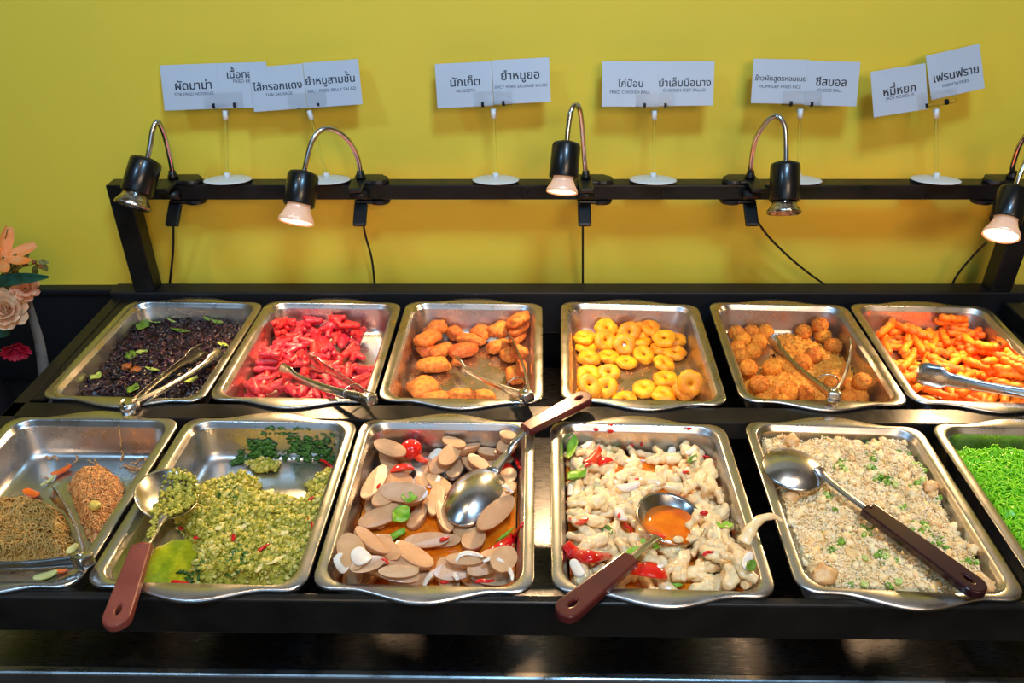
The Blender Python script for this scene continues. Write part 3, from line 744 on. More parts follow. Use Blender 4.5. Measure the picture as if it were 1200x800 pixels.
h1 = mound(pan, pan.poly([Z(*p) for p in [(235, 300), (300, 245), (400, 228), (470, 280), (465, 330), (440, 400), (400, 470), (345, 535), (300, 490), (270, 400)]], .014), .022, .022, .004, 80, 3)
h2 = mound(pan, pan.poly([Z(*p) for p in [(-160, 430), (-60, 370), (60, 340), (180, 350), (250, 400), (285, 500), (285, 590), (0, 620), (-200, 620)]], .016), .026, .028, .005, 80, 4)
for h, m, lab, nst in ((h1, 'noodle', 'mound of orange stir-fried noodles beside the tongs', 210), (h2, 'noodle2', 'mound of olive brown stir-fried noodles in the left front pan', 300)):
    mb = MB(); V, Fc = hmesh(pan, h); V[:, 2] -= .003; mb.add(V, Fc); f = hz_of(pan, h)
    for k, (x, y, z, i, j) in enumerate(samples(pan, h, nst, R)): noodle(mb, x, y, f, R.uniform(.05, .10), .0009, R, lift=R.uniform(-.001, .0035), wav=.0011, wl=.009, n=52)
    tag(mb.obj('stir_fried_noodles', M[m], loc=(pan.cx, pan.cy, ZR), pan=pan), lab, 'noodles', None, 'stuff')
    pan.h = np.maximum(pan.h, np.where(h > 0, h + .002, 0))
mb = MB(); f0 = lambda x, y: pan.zf + pan.height(*pan.loc(x + pan.cx, y + pan.cy)) - ZR + .001
for x, y in [(330, 228), (360, 222), (455, 225), (220, 225), (250, 240), (180, 300), (520, 225), (500, 250), (505, 256), (495, 246), (515, 248), (508, 240), (500, 258), (515, 258)]:
    px, py = Z(x, y); P = at(px, py, pan.zf); noodle(mb, P.x - pan.cx, P.y - pan.cy, f0, R.uniform(.018, .032), .0009, R, wav=.0012, wl=.009)
tag(mb.obj('stray_noodles', M['noodle'], loc=(pan.cx, pan.cy, ZR), pan=pan), 'stray noodle ends on the bare bottom of the noodle pan', 'noodles', None, 'stuff')
M['carrot'] = mat('carrot', srgb(240, 118, 24), srgb(228, 92, 14), rough=.35, ns=90, sss=.2, coat=.2)
M['corn'] = mat('baby_corn', srgb(226, 200, 96), srgb(204, 170, 70), rough=.4, ns=200, bump=.6, bs=500)
M['cabbage'] = mat('cabbage', srgb(206, 202, 140), srgb(184, 190, 104), rough=.35, ns=60, sss=.2)
def slab(L, W, T, seed=0, bend=.1):
    V, Fc = blob((L / 2, W / 2, T / 2), 3, .06, 1.5, seed, 2, sq=.8); V[:, 2] += bend * L * (V[:, 0] / L * 2) ** 2; return V, Fc
def put(pan, Zf, nm, lab, cat, x, y, L, W, T, an, m, grp=None, bend=.1, sq=None, tilt=.6, roll=0):
    px, py = Zf(x, y); V, Fc = slab(L, W, T, int(x * 7 + y), bend); Mx = pan.drop(px, py, L / 2, W / 2, T, iang=an, maxtilt=tilt) @ Matrix.Rotation(roll, 4, 'X')
    return tag(place(nm, meshdata(nm, V, Fc, M[m]), Mx), lab, cat, grp)
for nm, lab, x, y, L, W, T, an, m in (
    ('carrot_slice', 'orange carrot slice on top of the olive brown noodles', 120, 348, .030, .013, .006, -22, 'carrot'),
    ('carrot_slice', 'orange carrot strip with noodles near the back of the noodle pan', 232, 262, .030, .010, .006, 25, 'carrot'),
    ('carrot_slice', 'orange carrot slice at the tip of the orange noodles', 380, 488, .030, .011, .005, 48, 'carrot'),
    ('carrot_slice', 'small carrot piece at the front rim of the noodle pan', 232, 636, .014, .008, .005, 5, 'carrot'),
    ('baby_corn', 'yellow baby corn chunk in the orange noodles', 356, 392, .016, .014, .012, -30, 'corn'),
    ('cabbage_slice', 'pale cabbage slice at the front of the noodle pan', 172, 655, .028, .012, .004, 15, 'cabbage'),
    ('cabbage_slice', 'pale cabbage strip left of the tongs among olive noodles', 268, 552, .018, .010, .005, 40, 'cabbage'),
    ('cabbage_slice', 'pale cabbage strip between the two noodle mounds', 182, 300, .026, .005, .004, 35, 'cabbage')):
    put(pan, Z, nm, lab, 'vegetable slice', x, y, L, W, T, an, m, 'vegetables in the noodle pan')

pan = PANS['B6']; Z = zpx(850, 470, 3.2)
IN = [(-IW, -ID), (IW, -ID), (IW, ID - .012), (-IW, ID - .012)]
h = mound(pan, IN, .042, .018, .008, 45, 8, .0035)
mb = MB(); V, Fc = hmesh(pan, h); V[:, 2] -= .003; mb.add(V, Fc); f = hz_of(pan, h)
for x, y, z, i, j in samples(pan, h, 620, R): noodle(mb, x, y, f, R.uniform(.06, .12), .00085, R, lift=R.uniform(-.001, .0045), wav=.0010, wl=.014, n=50)
tag(mb.obj('jade_noodles', M['jade'], loc=(pan.cx, pan.cy, ZR), pan=pan), 'heap of bright green jade noodles in the rightmost front pan', 'noodles', None, 'stuff')

# ------------------------------------------------------------------ green minced pork belly salad (B2)
M['mince'] = mat('green_mince', srgb(188, 178, 70), srgb(138, 138, 34), rough=.38, ns=130, sss=.2, sssr=(.8, 1, .3), bump=.5, bs=400, ramp=(.4, .62))
M['mince2'] = mat('pale_mince', srgb(210, 196, 116), srgb(182, 172, 76), rough=.4, ns=130, sss=.2)
M['herb'] = mat('dark_herb', srgb(44, 84, 28), srgb(66, 110, 34), rough=.4, ns=160)
M['greensauce'] = mat('green_sauce', srgb(176, 180, 30), srgb(150, 158, 22), rough=.12, ns=140, bump=.35, bs=320, coat=.6, sss=.2, sssr=(.6, 1, .2))
M['chili'] = mat('red_chili', srgb(214, 22, 28), srgb(186, 12, 22), rough=.2, ns=90, coat=.4, sss=.1, sssr=(1, .1, .1))
M['garlic'] = mat('garlic_slice', srgb(230, 214, 150), srgb(214, 196, 126), rough=.3, ns=60, sss=.3)
pan = PANS['B2']; Z = zpx(90, 470, 2.9618)
sp = [Z(*p) for p in [(330, 470), (400, 470), (460, 560), (440, 640), (215, 640), (222, 570), (270, 500)]]
hs = mound(pan, pan.poly(sp, .006), .007, .006, .0006, 90, 2)
V, Fc = hmesh(pan, hs); tag(mk('green_sauce', V, Fc, M['greensauce'], loc=(pan.cx, pan.cy, ZR), pan=pan), 'pool of green dressing at the front left of the minced salad', 'sauce', None, 'stuff')
pan.h = np.maximum(pan.h, np.where(hs > 0, hs, 0))
main = [(310, 340), (350, 300), (420, 290), (480, 262), (570, 240), (600, 235), (640, 250), (620, 290), (700, 310), (780, 330), (800, 280), (780, 260), (840, 240), (860, 215), (920, 220), (905, 300), (880, 400), (850, 470), (820, 560), (800, 600), (700, 632), (400, 632), (370, 590), (400, 500), (360, 440), (320, 400)]
h = mound(pan, pan.poly([Z(*p) for p in main], .018), .026, .020, .009, 70, 12)
island = mound(pan, pan.poly([Z(*p) for p in [(575, 210), (640, 195), (710, 205), (700, 240), (620, 245)]], .004), .008, .008, .002, 90, 13); h = np.maximum(h, island)
mb = MB(); V, Fc = hmesh(pan, h); mb.add(V, Fc); mb2 = MB(); mb3 = MB()
for x, y, z, i, j in samples(pan, h, 3400, R):
    s = R.uniform(.35, 1.45); V, Fc = blob((.0032 * s, .0024 * s, .0020 * s), 2 if s > .6 else 1, 1.1, 2.2, R.randrange(900), 2)
    u = R.random(); (mb2 if u < .30 else mb).add(xf(V, Matrix.Translation((x, y, z + .001)) @ rot_rand(R, .7)), Fc)
def herb_bits(mb, pts, n, rnd, pan, hfun, size=.004):
    P = [at(px, py, pan.zf + .01).xy for px, py in pts]; P = [(p.x, p.y) for p in P]; xs = [p[0] for p in P]; ys = [p[1] for p in P]; k = 0; tr = 0
    while k < n and tr < 40 * n:
        tr += 1; x = rnd.uniform(min(xs), max(xs)); y = rnd.uniform(min(ys), max(ys))
        if not inpoly(x, y, P): continue
        z = hfun(x, y); k += 1; s = rnd.uniform(.6, 1.3) * size
        V, Fc = blob((s, s * .6, s * .22), 2, 1.3, 2.5, rnd.randrange(900), 2)
        mb.add(xf(V, Matrix.Translation((x - pan.cx, y - pan.cy, z - ZR + .0014)) @ rot_rand(rnd, .8)), Fc)
pan.h = np.maximum(pan.h, np.where(h > 0, h, 0))
hf = lambda x, y: pan.zf + pan.height(*pan.loc(x, y))
herb_bits(mb3, [Z(*p) for p in [(520, 570), (600, 520), (640, 560), (600, 620), (520, 625)]], 60, R, pan, hf)
herb_bits(mb3, [Z(*p) for p in [(480, 330), (560, 330), (560, 370), (490, 370)]], 20, R, pan, hf)
herb_bits(mb3, [Z(*p) for p in [(360, 580), (460, 580), (460, 625), (370, 630)]], 35, R, pan, hf)
herb_bits(mb3, [Z(*p) for p in [(530, 205), (620, 185), (900, 195), (905, 175), (740, 165), (560, 175)]], 150, R, pan, hf, .0045)
# herbs stuck to the sloping back wall of the pan
for k in range(170):
    a = R.uniform(-.035, .085); t = R.betavariate(1.4, 2.2)
    if abs(a - .012) < .012: continue
    b = ID - .0145 + t * .0085; z = -.054 + t * .036; x, y = pan.world(a, b); s = R.uniform(.6, 1.3) * .0042
    V, Fc = blob((s, s * .25, s * .6), 2, 1.3, 2.5, R.randrange(900), 2); mb3.add(xf(V, Matrix.Translation((x - pan.cx, y - pan.cy, z)) @ Matrix.Rotation(R.uniform(-.6, .6), 4, 'Y')), Fc)
o = tag(mb.obj('minced_pork_salad', M['mince'], loc=(pan.cx, pan.cy, ZR), pan=pan), 'green minced pork belly salad spread over its front-row pan', 'salad', None, 'stuff')
for q, nm, m in ((mb2, 'pale_mince', 'mince2'), (mb3, 'chopped_herb', 'herb')): c = q.obj(nm, M[m], parent=o, pan=pan); c['kind'] = 'stuff'
def chili_mesh(L, r, seed, nm='chili_piece', m='chili'):
    q = random.Random(seed); P = smooth_path([(-L / 2, 0, 0), (-L / 6, q.uniform(-.12, .12) * L, .05 * L), (L / 6, q.uniform(-.12, .12) * L, .04 * L), (L / 2, 0, 0)], 14)
    V, Fc = tube(P, [r * (.55 + .45 * math.sin(math.pi * min(1, i / 14 + .15))) for i in range(15)], 8, flat=.6); return meshdata(nm, V, Fc, M[m])
for k, (lab, x, y, L, an) in enumerate((('red chili strip in the back right corner of the green salad', 868, 200, .022, -35), ('second red chili strip just below the corner one', 893, 228, .016, -50),
        ('long red chili along the right wall of the green salad pan', 815, 430, .026, -75), ('red chili piece standing in the middle of the green salad', 541, 468, .017, 85), ('twisted red chili right of the middle in the green salad', 652, 504, .022, 35),
        ('red chili square beside the spoon in the green salad', 366, 442, .012, -25), ('small red chili near the green dressing pool', 420, 474, .010, 0), ('thin red chili strip at the front of the green dressing', 360, 626, .022, -3),
        ('red chili end at the front rim of the green salad', 430, 628, .010, 0), ('faded red chili half buried by the right wall', 822, 335, .016, 25))):
    px, py = Z(x, y); Mx = pan.drop(px, py, L / 2, .003, .006, iang=an, maxtilt=.5)
    tag(place('chili_piece', chili_mesh(L, .0036, k), Mx), lab, 'chili', 'chili pieces in the green salad')
for lab, x, y, L, W, an in (('oval garlic slice near the back right of the green salad', 664, 318, .018, .011, 15), ('oval garlic slice right of the middle in the green salad', 709, 458, .020, .009, 10), ('white onion chunk near the spoon in the green salad', 496, 436, .014, .012, 60),
        ('pale garlic slice beside the onion chunk in the green salad', 572, 438, .016, .008, 20), ('white onion sliver near the front of the green salad', 638, 572, .024, .008, 65), ('curled white onion by the front right of the green salad', 690, 592, .026, .009, 20),
        ('pale onion piece at the front rim of the green salad', 540, 622, .024, .007, 3)):
    put(pan, Z, 'garlic_slice', lab, 'garlic slice', x, y, L, W, .0035, an, 'garlic', 'garlic and onion in the green salad', .08)

# ------------------------------------------------------------------ sliced sausage salad (B3)
M['porksaus'] = mat('pork_sausage', srgb(206, 164, 122), srgb(194, 148, 104), rough=.34, ns=60, bump=.12, bs=300, sss=.25, rand=.07, coat=.25)
M['porkrind'] = mat('pork_sausage_skin', srgb(186, 136, 92), srgb(170, 116, 74), rough=.32, ns=60, coat=.25)
M['dressing'] = mat('orange_dressing', srgb(232, 130, 24), srgb(206, 92, 10), rough=.08, ns=40, coat=.8, sss=.2, sssr=(1, .4, .1), bump=.1, bs=200)
M['tomato'] = mat('tomato', srgb(222, 40, 22), srgb(200, 22, 16), rough=.15, ns=50, coat=.6, sss=.25, sssr=(1, .2, .1))
M['tomato_flesh'] = mat('tomato_flesh', srgb(232, 84, 48), srgb(214, 54, 30), rough=.25, ns=120, sss=.3, sssr=(1, .3, .1), coat=.3)
M['onion'] = mat('white_onion', srgb(236, 228, 210), srgb(224, 206, 190), rough=.2, ns=60, sss=.4, coat=.3)
M['lettuce'] = mat('lettuce', srgb(150, 190, 60), srgb(100, 156, 36), rough=.35, ns=60, sss=.25, sssr=(.5, 1, .2))
def slice_mesh(L, W, T, seed):
    """diagonal sausage slice: long oval with a flat cut face and rounded skin below"""
    V = []; Fc = []; n = 30; q = random.Random(seed); sk = q.uniform(.05, .22)
    rings = [(1.0, 1.0), (1.0, .75), (.97, .2), (.84, -.55), (.5, -.95)]
    for k, (s, z) in enumerate(rings):
        for i in range(n):
            a = 2 * math.pi * i / n; c, d = math.cos(a), math.sin(a)
            V.append((L / 2 * s * math.copysign(abs(c) ** .9, c) + sk * W * z * .3, W / 2 * s * math.copysign(abs(d) ** 1.05, d), T / 2 * z + .05 * L * (c * c) * .5))
    for k in range(len(rings) - 1):
        for i in range(n): Fc.append((k * n + i, (k + 1) * n + i, (k + 1) * n + (i + 1) % n, k * n + (i + 1) % n))
    Fc.append(tuple(range(n))); Fc.append(tuple((len(rings) - 1) * n + i for i in range(n))[::-1])
    V = [tuple(Vector(v) + Vector((0, 0, .0006 * noise.noise(Vector(v) * 120 + Vector((seed, 0, 0)))))) for v in V]
    me = meshdata('sausage_slice', V, [f[::-1] for f in Fc], M['porkrind']); me.materials.append(M['porksaus'])
    me.polygons[len(me.polygons) - 2].material_index = 1
    for p in me.polygons[:n]: p.material_index = 1
    p = me.polygons[len(me.polygons) - 2]; p.use_smooth = False
    return me
pan = PANS['B3']; Z = zpx(350, 440, 2.857)
hs = mound(pan, [(-IW, -ID), (IW, -ID), (IW, .085), (.05, .06), (-.03, .075), (-IW, .05)], .016, .004, .0004, 60, 2, .0045)
V, Fc = hmesh(pan, hs); tag(mk('orange_dressing', V, Fc, M['dressing'], loc=(pan.cx, pan.cy, ZR), pan=pan), 'orange dressing pooled under the sliced sausage salad', 'sauce', None, 'stuff')
pan.h = np.maximum(pan.h, np.where(hs > 0, .009, 0))
SL = [(470, 300, 110, 55, 40), (300, 340, 120, 50, -20), (560, 250, 100, 50, 10), (640, 235, 90, 50, -10), (690, 262, 80, 45, 20), (520, 230, 90, 45, -20), (600, 300, 100, 50, -40), (560, 420, 120, 50, 60), (360, 420, 130, 50, 5), (700, 420, 110, 50, 35), (640, 480, 130, 55, 40), (400, 480, 110, 50, 60),
      (200, 600, 130, 60, -50), (260, 640, 120, 50, -20), (160, 640, 90, 60, -60), (340, 640, 120, 50, -10), (520, 660, 120, 50, 5), (620, 640, 110, 50, 20), (720, 600, 90, 55, 70), (700, 680, 90, 45, 10), (480, 560, 110, 45, 0),
      (430, 555, 135, 45, 4), (300, 236, 120, 55, -32), (275, 266, 130, 55, -22), (340, 350, 100, 60, -40), (300, 372, 100, 60, -55), (255, 370, 160, 72, 62), (300, 420, 130, 52, 32), (355, 432, 155, 62, -6), (270, 495, 160, 58, 22), (458, 430, 150, 48, 76), (485, 478, 150, 48, -76),
      (655, 500, 170, 62, 42), (585, 562, 90, 66, 60), (145, 596, 140, 72, -64), (178, 545, 60, 45, -50), (238, 584, 140, 66, -44), (300, 588, 110, 52, -45), (382, 612, 145, 72, -36), (320, 662, 160, 50, -16), (215, 682, 95, 38, 15), (330, 690, 110, 34, 0), (500, 300, 110, 55, 45),
      (700, 290, 80, 55, 30), (735, 350, 80, 55, 60), (690, 620, 90, 66, 45), (745, 265, 60, 40, -20), (560, 690, 110, 40, 0)]
objs = []
r3 = random.Random(5)
SL = [(x, y, r3.uniform(100, 150), r3.uniform(48, 64), r3.uniform(-90, 90)) for x, y in scatter([(215, 230), (760, 240), (765, 440), (560, 520), (430, 430), (260, 470), (190, 560), (120, 600), (110, 690), (780, 700), (770, 640), (560, 660), (420, 690), (215, 500)], 34, 62, r3)] + SL
for k, (x, y, L, W, an) in enumerate(SL):
    px, py = Z(x, y); s = 1 / 2.857 / 900; L = L * s * 1.12; W = W * s * 1.15; T = .0135
    Mx = pan.drop(px, py, L / 2, W / 2, T, iang=an, maxtilt=.55, pct=75)
    objs.append(place('sausage_slice', slice_mesh(L, W, T, k), Mx @ Matrix.Rotation(R.uniform(-.25, .25), 4, 'X')))
row_labels(objs, 10, 'tan diagonal pork sausage slice', 'sausage slice', 'sausage slices in the orange salad')
def arc_mesh(nm, r, w, t, deg, m, seed=0):
    V = []; Fc = []; n = 22; q = random.Random(seed); P = []
    for i in range(n):
        a = math.radians(deg) * (i / (n - 1) - .5); P.append((r * math.cos(a) - r * .6, r * math.sin(a) * q.uniform(.98, 1.02), .002 * math.sin(3 * a)))
    V, Fc = tube(P, [w * (.35 + .65 * math.sin(math.pi * (i + .6) / (n + .2))) for i in range(n)], 8, up=(0, 0, 1), flat=t / w); return meshdata(nm, V, Fc, M[m])
for lab, x, y, r, w, deg, an in (('large white onion arc above the middle sausage slices', 385, 335, .019, .0055, 200, -10), ('white onion strip left of the upside-down spoon', 450, 352, .016, .004, 110, -25), ('white onion arc on the dressing beside the red pepper', 540, 612, .014, .0055, 190, 130),
        ('white onion strip under the red pepper', 572, 645, .018, .004, 130, 90), ('white onion arc at the right wall of the sausage salad', 752, 372, .018, .005, 100, 0), ('pale onion arc lying at the front rim of the sausage salad', 478, 672, .022, .006, 170, 80),
        ('pale onion strip below the red pepper tip', 690, 648, .022, .004, 140, 50), ('thin onion strip right of the spoon bowl', 718, 455, .012, .004, 90, 70)):
    px, py = Z(x, y); Mx = pan.drop(px, py, r * .9, r * .8, .006, iang=an, maxtilt=.4, pct=85)
    tag(place('onion_slice', arc_mesh('onion_slice', r, w, .0018, deg, 'onion', int(x)), Mx), lab, 'onion slice', 'onion slices in the sausage salad')
for lab, x, y, L, W, T, an in (('white onion wedge at the back wall of the sausage salad', 468, 232, .028, .020, .006, 50), ('glossy white onion wedge at the left front of the sausage salad', 203, 636, .028, .022, .006, -50), ('greyish onion wedge in the front left corner of the sausage salad', 140, 655, .030, .018, .005, -55)):
    put(pan, Z, 'onion_wedge', lab, 'onion slice', x, y, L, W, T, an, 'onion', 'onion slices in the sausage salad', .15)
def tomato(nm, lab, pan, Zf, x, y, r, kind, an=0, grp=None, cat='tomato', L=None):
    px, py = Zf(x, y)
    if kind == 'whole':
        V, Fc = blob((r, r, r * .9), 3, .03, 1.2, 3); Mx = pan.drop(px, py, r, r, r * 1.5, ang=0, maxtilt=.2); o = place(nm, meshdata(nm, V, Fc, M['tomato']), Mx)
    else:       # wedge: skin outside, flesh inside
        V = []; Fc = []; n = 16; k = 9
        for i in range(n + 1):
            t = i / n * math.pi; 
            for j in range(k):
                u = (j / (k - 1) - .5) * 1.25; rr = math.sin(t)
                V.append((r * math.cos(t) * 1.15, r * rr * math.sin(u), r * rr * math.cos(u) * .8))
        for i in range(n):
            for j in range(k - 1): Fc.append((i * k + j, i * k + j + 1, (i + 1) * k + j + 1, (i + 1) * k + j))
        ns = len(Fc); base = len(V)
        for i in range(n + 1): t = i / n * math.pi; V.append((r * math.cos(t) * 1.05, 0, r * .12 * math.sin(t)))
        for i in range(n): Fc.append((i * k, (i + 1) * k, base + i + 1, base + i)); Fc.append((i * k + k - 1, base + i, base + i + 1, (i + 1) * k + k - 1))
        me = meshdata(nm, V, Fc, M['tomato']); me.materials.append(M['tomato_flesh'])
        for p in me.polygons[ns:]: p.material_index = 1
        Mx = pan.drop(px, py, r, r * .6, r * .7, iang=an, maxtilt=.4)
        if kind == 'flesh': Mx = Mx @ Matrix.Translation((0, 0, r * .3)) @ Matrix.Rotation(math.radians(150), 4, 'X')
        o = place(nm, me, Mx)
    return tag(o, lab, cat, grp)
g3 = 'tomatoes and peppers in the sausage salad'
tomato('cherry_tomato', 'whole red cherry tomato at the back of the sausage salad', pan, Z, 378, 240, .0165, 'whole', grp=g3)
tomato('tomato_wedge', 'red tomato wedge below the cherry tomato', pan, Z, 345, 300, .016, 'wedge', 10, g3); tomato('tomato_wedge', 'orange cut tomato piece beside the onion arc', pan, Z, 415, 290, .014, 'flesh', -40, g3)
tomato('tomato_wedge', 'red tomato wedge right of the spoon bowl', pan, Z, 700, 328, .015, 'wedge', -30, g3)
def pepper(nm, lab, pan, Zf, pts, r, grp, m='chili', dz=.008, cat='pepper'):
    Q = []; P0 = None
    for x, y in pts:
        px, py = Zf(x, y); S = pan.surf(px, py); Q.append(S + Vector((0, 0, dz)))
    Q = smooth_path(Q, 24); c = Q[12].copy()
    V, Fc = tube([p - c for p in Q], [r * (.25 + .75 * math.sin(math.pi * min(.93, .12 + i / 24 * .88)) ** .6) for i in range(25)], 10, up=(0, 0, 1), flat=.75)
    V = clampV(pan, V, tuple(c))
    return tag(mk(nm, V, Fc, M[m], loc=c), lab, cat, grp)
pepper('red_pepper', 'long curved red pepper strip on the right of the sausage salad', pan, Z, [(555, 618), (610, 622), (670, 595), (720, 555), (755, 515)], .0085, g3)
pepper('red_pepper', 'narrow red pepper strip along the right wall of the sausage salad', pan, Z, [(722, 255), (728, 290), (740, 325)], .004, g3)
for k, (lab, x, y, L, an) in enumerate((('chopped red chili on the front edge of the sausage salad', 622, 685, .022, 5), ('red chili dot by the front onion arc', 490, 690, .009, 0), ('red chili strip above the long pepper', 700, 520, .024, 25), ('red chili strip beside the long pepper tip', 690, 540, .020, 40),
        ('red chili bits left of the spoon bowl', 430, 398, .022, 10), ('red chili sliver on the left sausage slice', 268, 370, .010, 60), ('red chili piece on the small front slices', 285, 622, .016, -40), ('red chili sliver at the far left of the dressing', 205, 488, .012, 70), ('red chili scrap in the dressing below the spoon', 490, 585, .012, 20), ('red chili at the right wall below the onion', 748, 585, .016, 80))):
    px, py = Z(x, y); Mx = pan.drop(px, py, L / 2, .003, .005, iang=an, maxtilt=.5, pct=85)
    tag(place('chili_piece', chili_mesh(L, .0035, k + 30), Mx), lab, 'chili', 'chili pieces in the sausage salad')
for k, (lab, x, y, L, W, an) in enumerate((('frilly lettuce leaf in the middle of the sausage salad', 300, 530, .048, .020, 20), ('pale lettuce rib beside the frilly leaf', 345, 500, .030, .024, 40), ('small lettuce scrap above the dressing', 378, 478, .022, .015, -10), ('thin green stalk above the long red pepper', 700, 535, .036, .004, 38))):
    px, py = Z(x, y); Mx = pan.drop(px, py, L / 2, W / 2, .007, iang=an, maxtilt=.4, pct=85); me = leaf_mesh('lettuce_leaf', L, W, M['lettuce'], .25, k + 5, 15, 9, .001)
    tag(place('lettuce_leaf', me, Mx), lab, 'lettuce', 'lettuce in the sausage salad')

# ------------------------------------------------------------------ chicken feet salad (B4)
M['chick'] = mat('boned_chicken_foot', srgb(240, 218, 170), srgb(228, 190, 132), rough=.28, ns=70, bump=.35, bs=220, sss=.35, sssr=(1, .7, .4), rand=.07, coat=.35)
CM = []
for s in range(10):
    r = random.Random(s + 11); mb = MB(); nf = r.choice([1, 2, 3, 3])
    for q in range(nf):
        a = (q - (nf - 1) / 2) * r.uniform(.45, .75); L = r.uniform(.022, .034); bend = r.uniform(-.5, .5); P = []; rd = []
        for i in range(11):
            t = i / 10; aa = a + bend * t * t; P.append((-.006 + t * L * math.cos(aa), t * L * math.sin(aa), .004 * math.sin(t * 3)))
            rd.append(.0062 * (1 - .30 * t) * (1 + .20 * math.sin(t * 15 + q)))
        V, Fc = tube(P, rd, 9); mb.add(V, Fc)
    V, Fc = blob((.014, .0100, .0078), 3, .26, 1.6, s); mb.add(V + np.array([-.012, 0, 0]), Fc)
    V, Fc = tube([(-.012, 0, 0), (-.022, r.uniform(-.004, .004), .001), (-.027, r.uniform(-.008, .008), .001)], [.0085, .007, .0055], 9); mb.add(V, Fc)
    CM.append(fuse(mb.V(), mb.f, .0012, M['chick'], 'chicken_foot', 2))
pan = PANS['B4']; Z = zpx(620, 470, 2.9645)
hs = mound(pan, [(-IW, -ID), (IW, -ID), (IW, ID - .02), (-IW, ID - .02)], .022, .004, .0004, 60, 2, .0035)
V, Fc = hmesh(pan, hs); tag(mk('orange_dressing', V, Fc, M['dressing'], loc=(pan.cx, pan.cy, ZR), pan=pan), 'orange dressing pooled under the chicken feet salad', 'sauce', None, 'stuff')
pan.h = np.maximum(pan.h, np.where(hs > 0, .017, 0))
PX = [Z(*p) for p in [(110, 200), (180, 160), (300, 160), (420, 175), (520, 170), (640, 190), (690, 250), (700, 330), (740, 420), (790, 520), (800, 640), (560, 655), (320, 650), (130, 650), (95, 560), (95, 430), (105, 300)]]
gap = [[Z(*p) for p in [(370, 420), (390, 340), (500, 310), (600, 340), (600, 440), (500, 500), (400, 500)]], [Z(*p) for p in [(330, 590), (400, 570), (500, 600), (480, 640), (340, 640)]], [Z(*p) for p in [(500, 530), (570, 530), (590, 590), (530, 590)]]]
pts = [p for p in scatter(PX, 135, 12.5, R) if not any(inpoly(p[0], p[1], g) for g in gap)]; objs = []
for k, (x, y) in enumerate(pts):
    Mx = pan.drop(x, y, .021, .0135, .0125, ang=R.uniform(0, 6.28), maxtilt=.4, pct=45); objs.append(place('chicken_foot', CM[k % 10], Mx @ Matrix.Rotation(R.uniform(-.5, .5), 4, 'X')))
row_labels(objs, 9, 'pale boned chicken foot', 'chicken foot', 'chicken feet in the salad')
# the one that hangs over the right rim
Q = [pan.surf(*Z(745, 510)) + Vector((0, 0, .006)), at(*Z(765, 455), ZR + .004), at(*Z(800, 412), ZR + .012), at(*Z(845, 400), ZR + .013), at(*Z(878, 416), ZR + .008)]
Q = smooth_path(Q, 22); c = Q[11].copy(); V, Fc = tube([p - c for p in Q], [.0085 * (1.15 - .9 * i / 22) * (1 + .1 * math.sin(i * 1.3)) for i in range(23)], 10)
tag(mk('chicken_foot', V, Fc, M['chick'], loc=c), 'long pale chicken foot curling over the right rim towards the rice pan', 'chicken foot')
g4 = 'tomato pieces in the chicken feet salad'
tomato('tomato_wedge', 'red tomato wedge at the back left of the chicken feet salad', pan, Z, 212, 188, .019, 'flesh', 45, g4); tomato('tomato_wedge', 'small red tomato piece beside the back tomato wedge', pan, Z, 265, 218, .012, 'wedge', 20, g4)
pepper('tomato_wedge', 'long red tomato crescent at the front left of the chicken feet salad', pan, Z, [(125, 515), (160, 550), (210, 566), (275, 556)], .0105, g4, 'tomato', .009, 'tomato')
tomato('tomato_wedge', 'large orange tomato piece at the front of the chicken feet salad', pan, Z, 415, 608, .020, 'wedge', -8, g4); tomato('tomato_wedge', 'faded orange tomato scrap left of the ladle', pan, Z, 172, 408, .011, 'flesh', 0, g4)
for lab, x, y, L, W, T, an in (('thick white onion curl in the middle of the chicken feet salad', 345, 300, .036, .016, .009, 12), ('white onion end left of the ladle bowl', 318, 398, .024, .016, .008, -60), ('pale onion slab against the back wall', 490, 155, .020, .012, .005, 70), ('pale onion stick by the back wall right of the slab', 560, 176, .022, .008, .005, 25),
        ('grey onion wedge in the front left corner', 138, 592, .028, .014, .008, -60), ('white onion strip on the left wall of the chicken feet salad', 110, 312, .022, .009, .004, 85), ('pale onion strip at the back left corner', 200, 155, .020, .010, .005, 30), ('onion strip by the right wall of the chicken feet salad', 770, 560, .030, .012, .006, 70), ('purple edged onion at the front rim', 425, 638, .024, .008, .006, -5)):
    put(pan, Z, 'onion_slice', lab, 'onion slice', x, y, L, W, T, an, 'onion', 'onion slices in the chicken feet salad', .15)
for k, (lab, x, y, L, W, an) in enumerate((('tall lettuce leaf standing along the left wall', 112, 150, .055, .018, 75), ('lettuce leaf below the back tomato wedge', 150, 255, .036, .026, 40), ('dark green leaf in the middle left of the chicken feet salad', 272, 450, .018, .013, -40), ('green herb sprig near the back right of the chicken feet salad', 568, 205, .024, .014, 50),
        ('lettuce scrap beside the ladle handle', 362, 532, .026, .018, 30), ('lettuce scrap at the neck of the ladle', 420, 500, .026, .014, -20), ('pale green leaf by the back wall', 290, 155, .024, .012, 10), ('green leaf on the right of the chicken feet salad', 725, 435, .022, .016, 0), ('small green leaf left of the white onion curl', 245, 312, .018, .010, -30), ('green strip at the front rim beside a red chili', 500, 642, .022, .007, 0), ('dark green leaf by the right wall', 775, 580, .020, .012, 60))):
    px, py = Z(x, y); Mx = pan.drop(px, py, L / 2, W / 2, .006, iang=an, maxtilt=.6, pct=85); tag(place('lettuce_leaf', leaf_mesh('lettuce_leaf', L, W, M['greenleaf' if 'dark' in lab or 'herb' in lab else 'lettuce'], .3, k + 15, 13, 7, .001), Mx), lab, 'lettuce', 'leaves in the chicken feet salad')
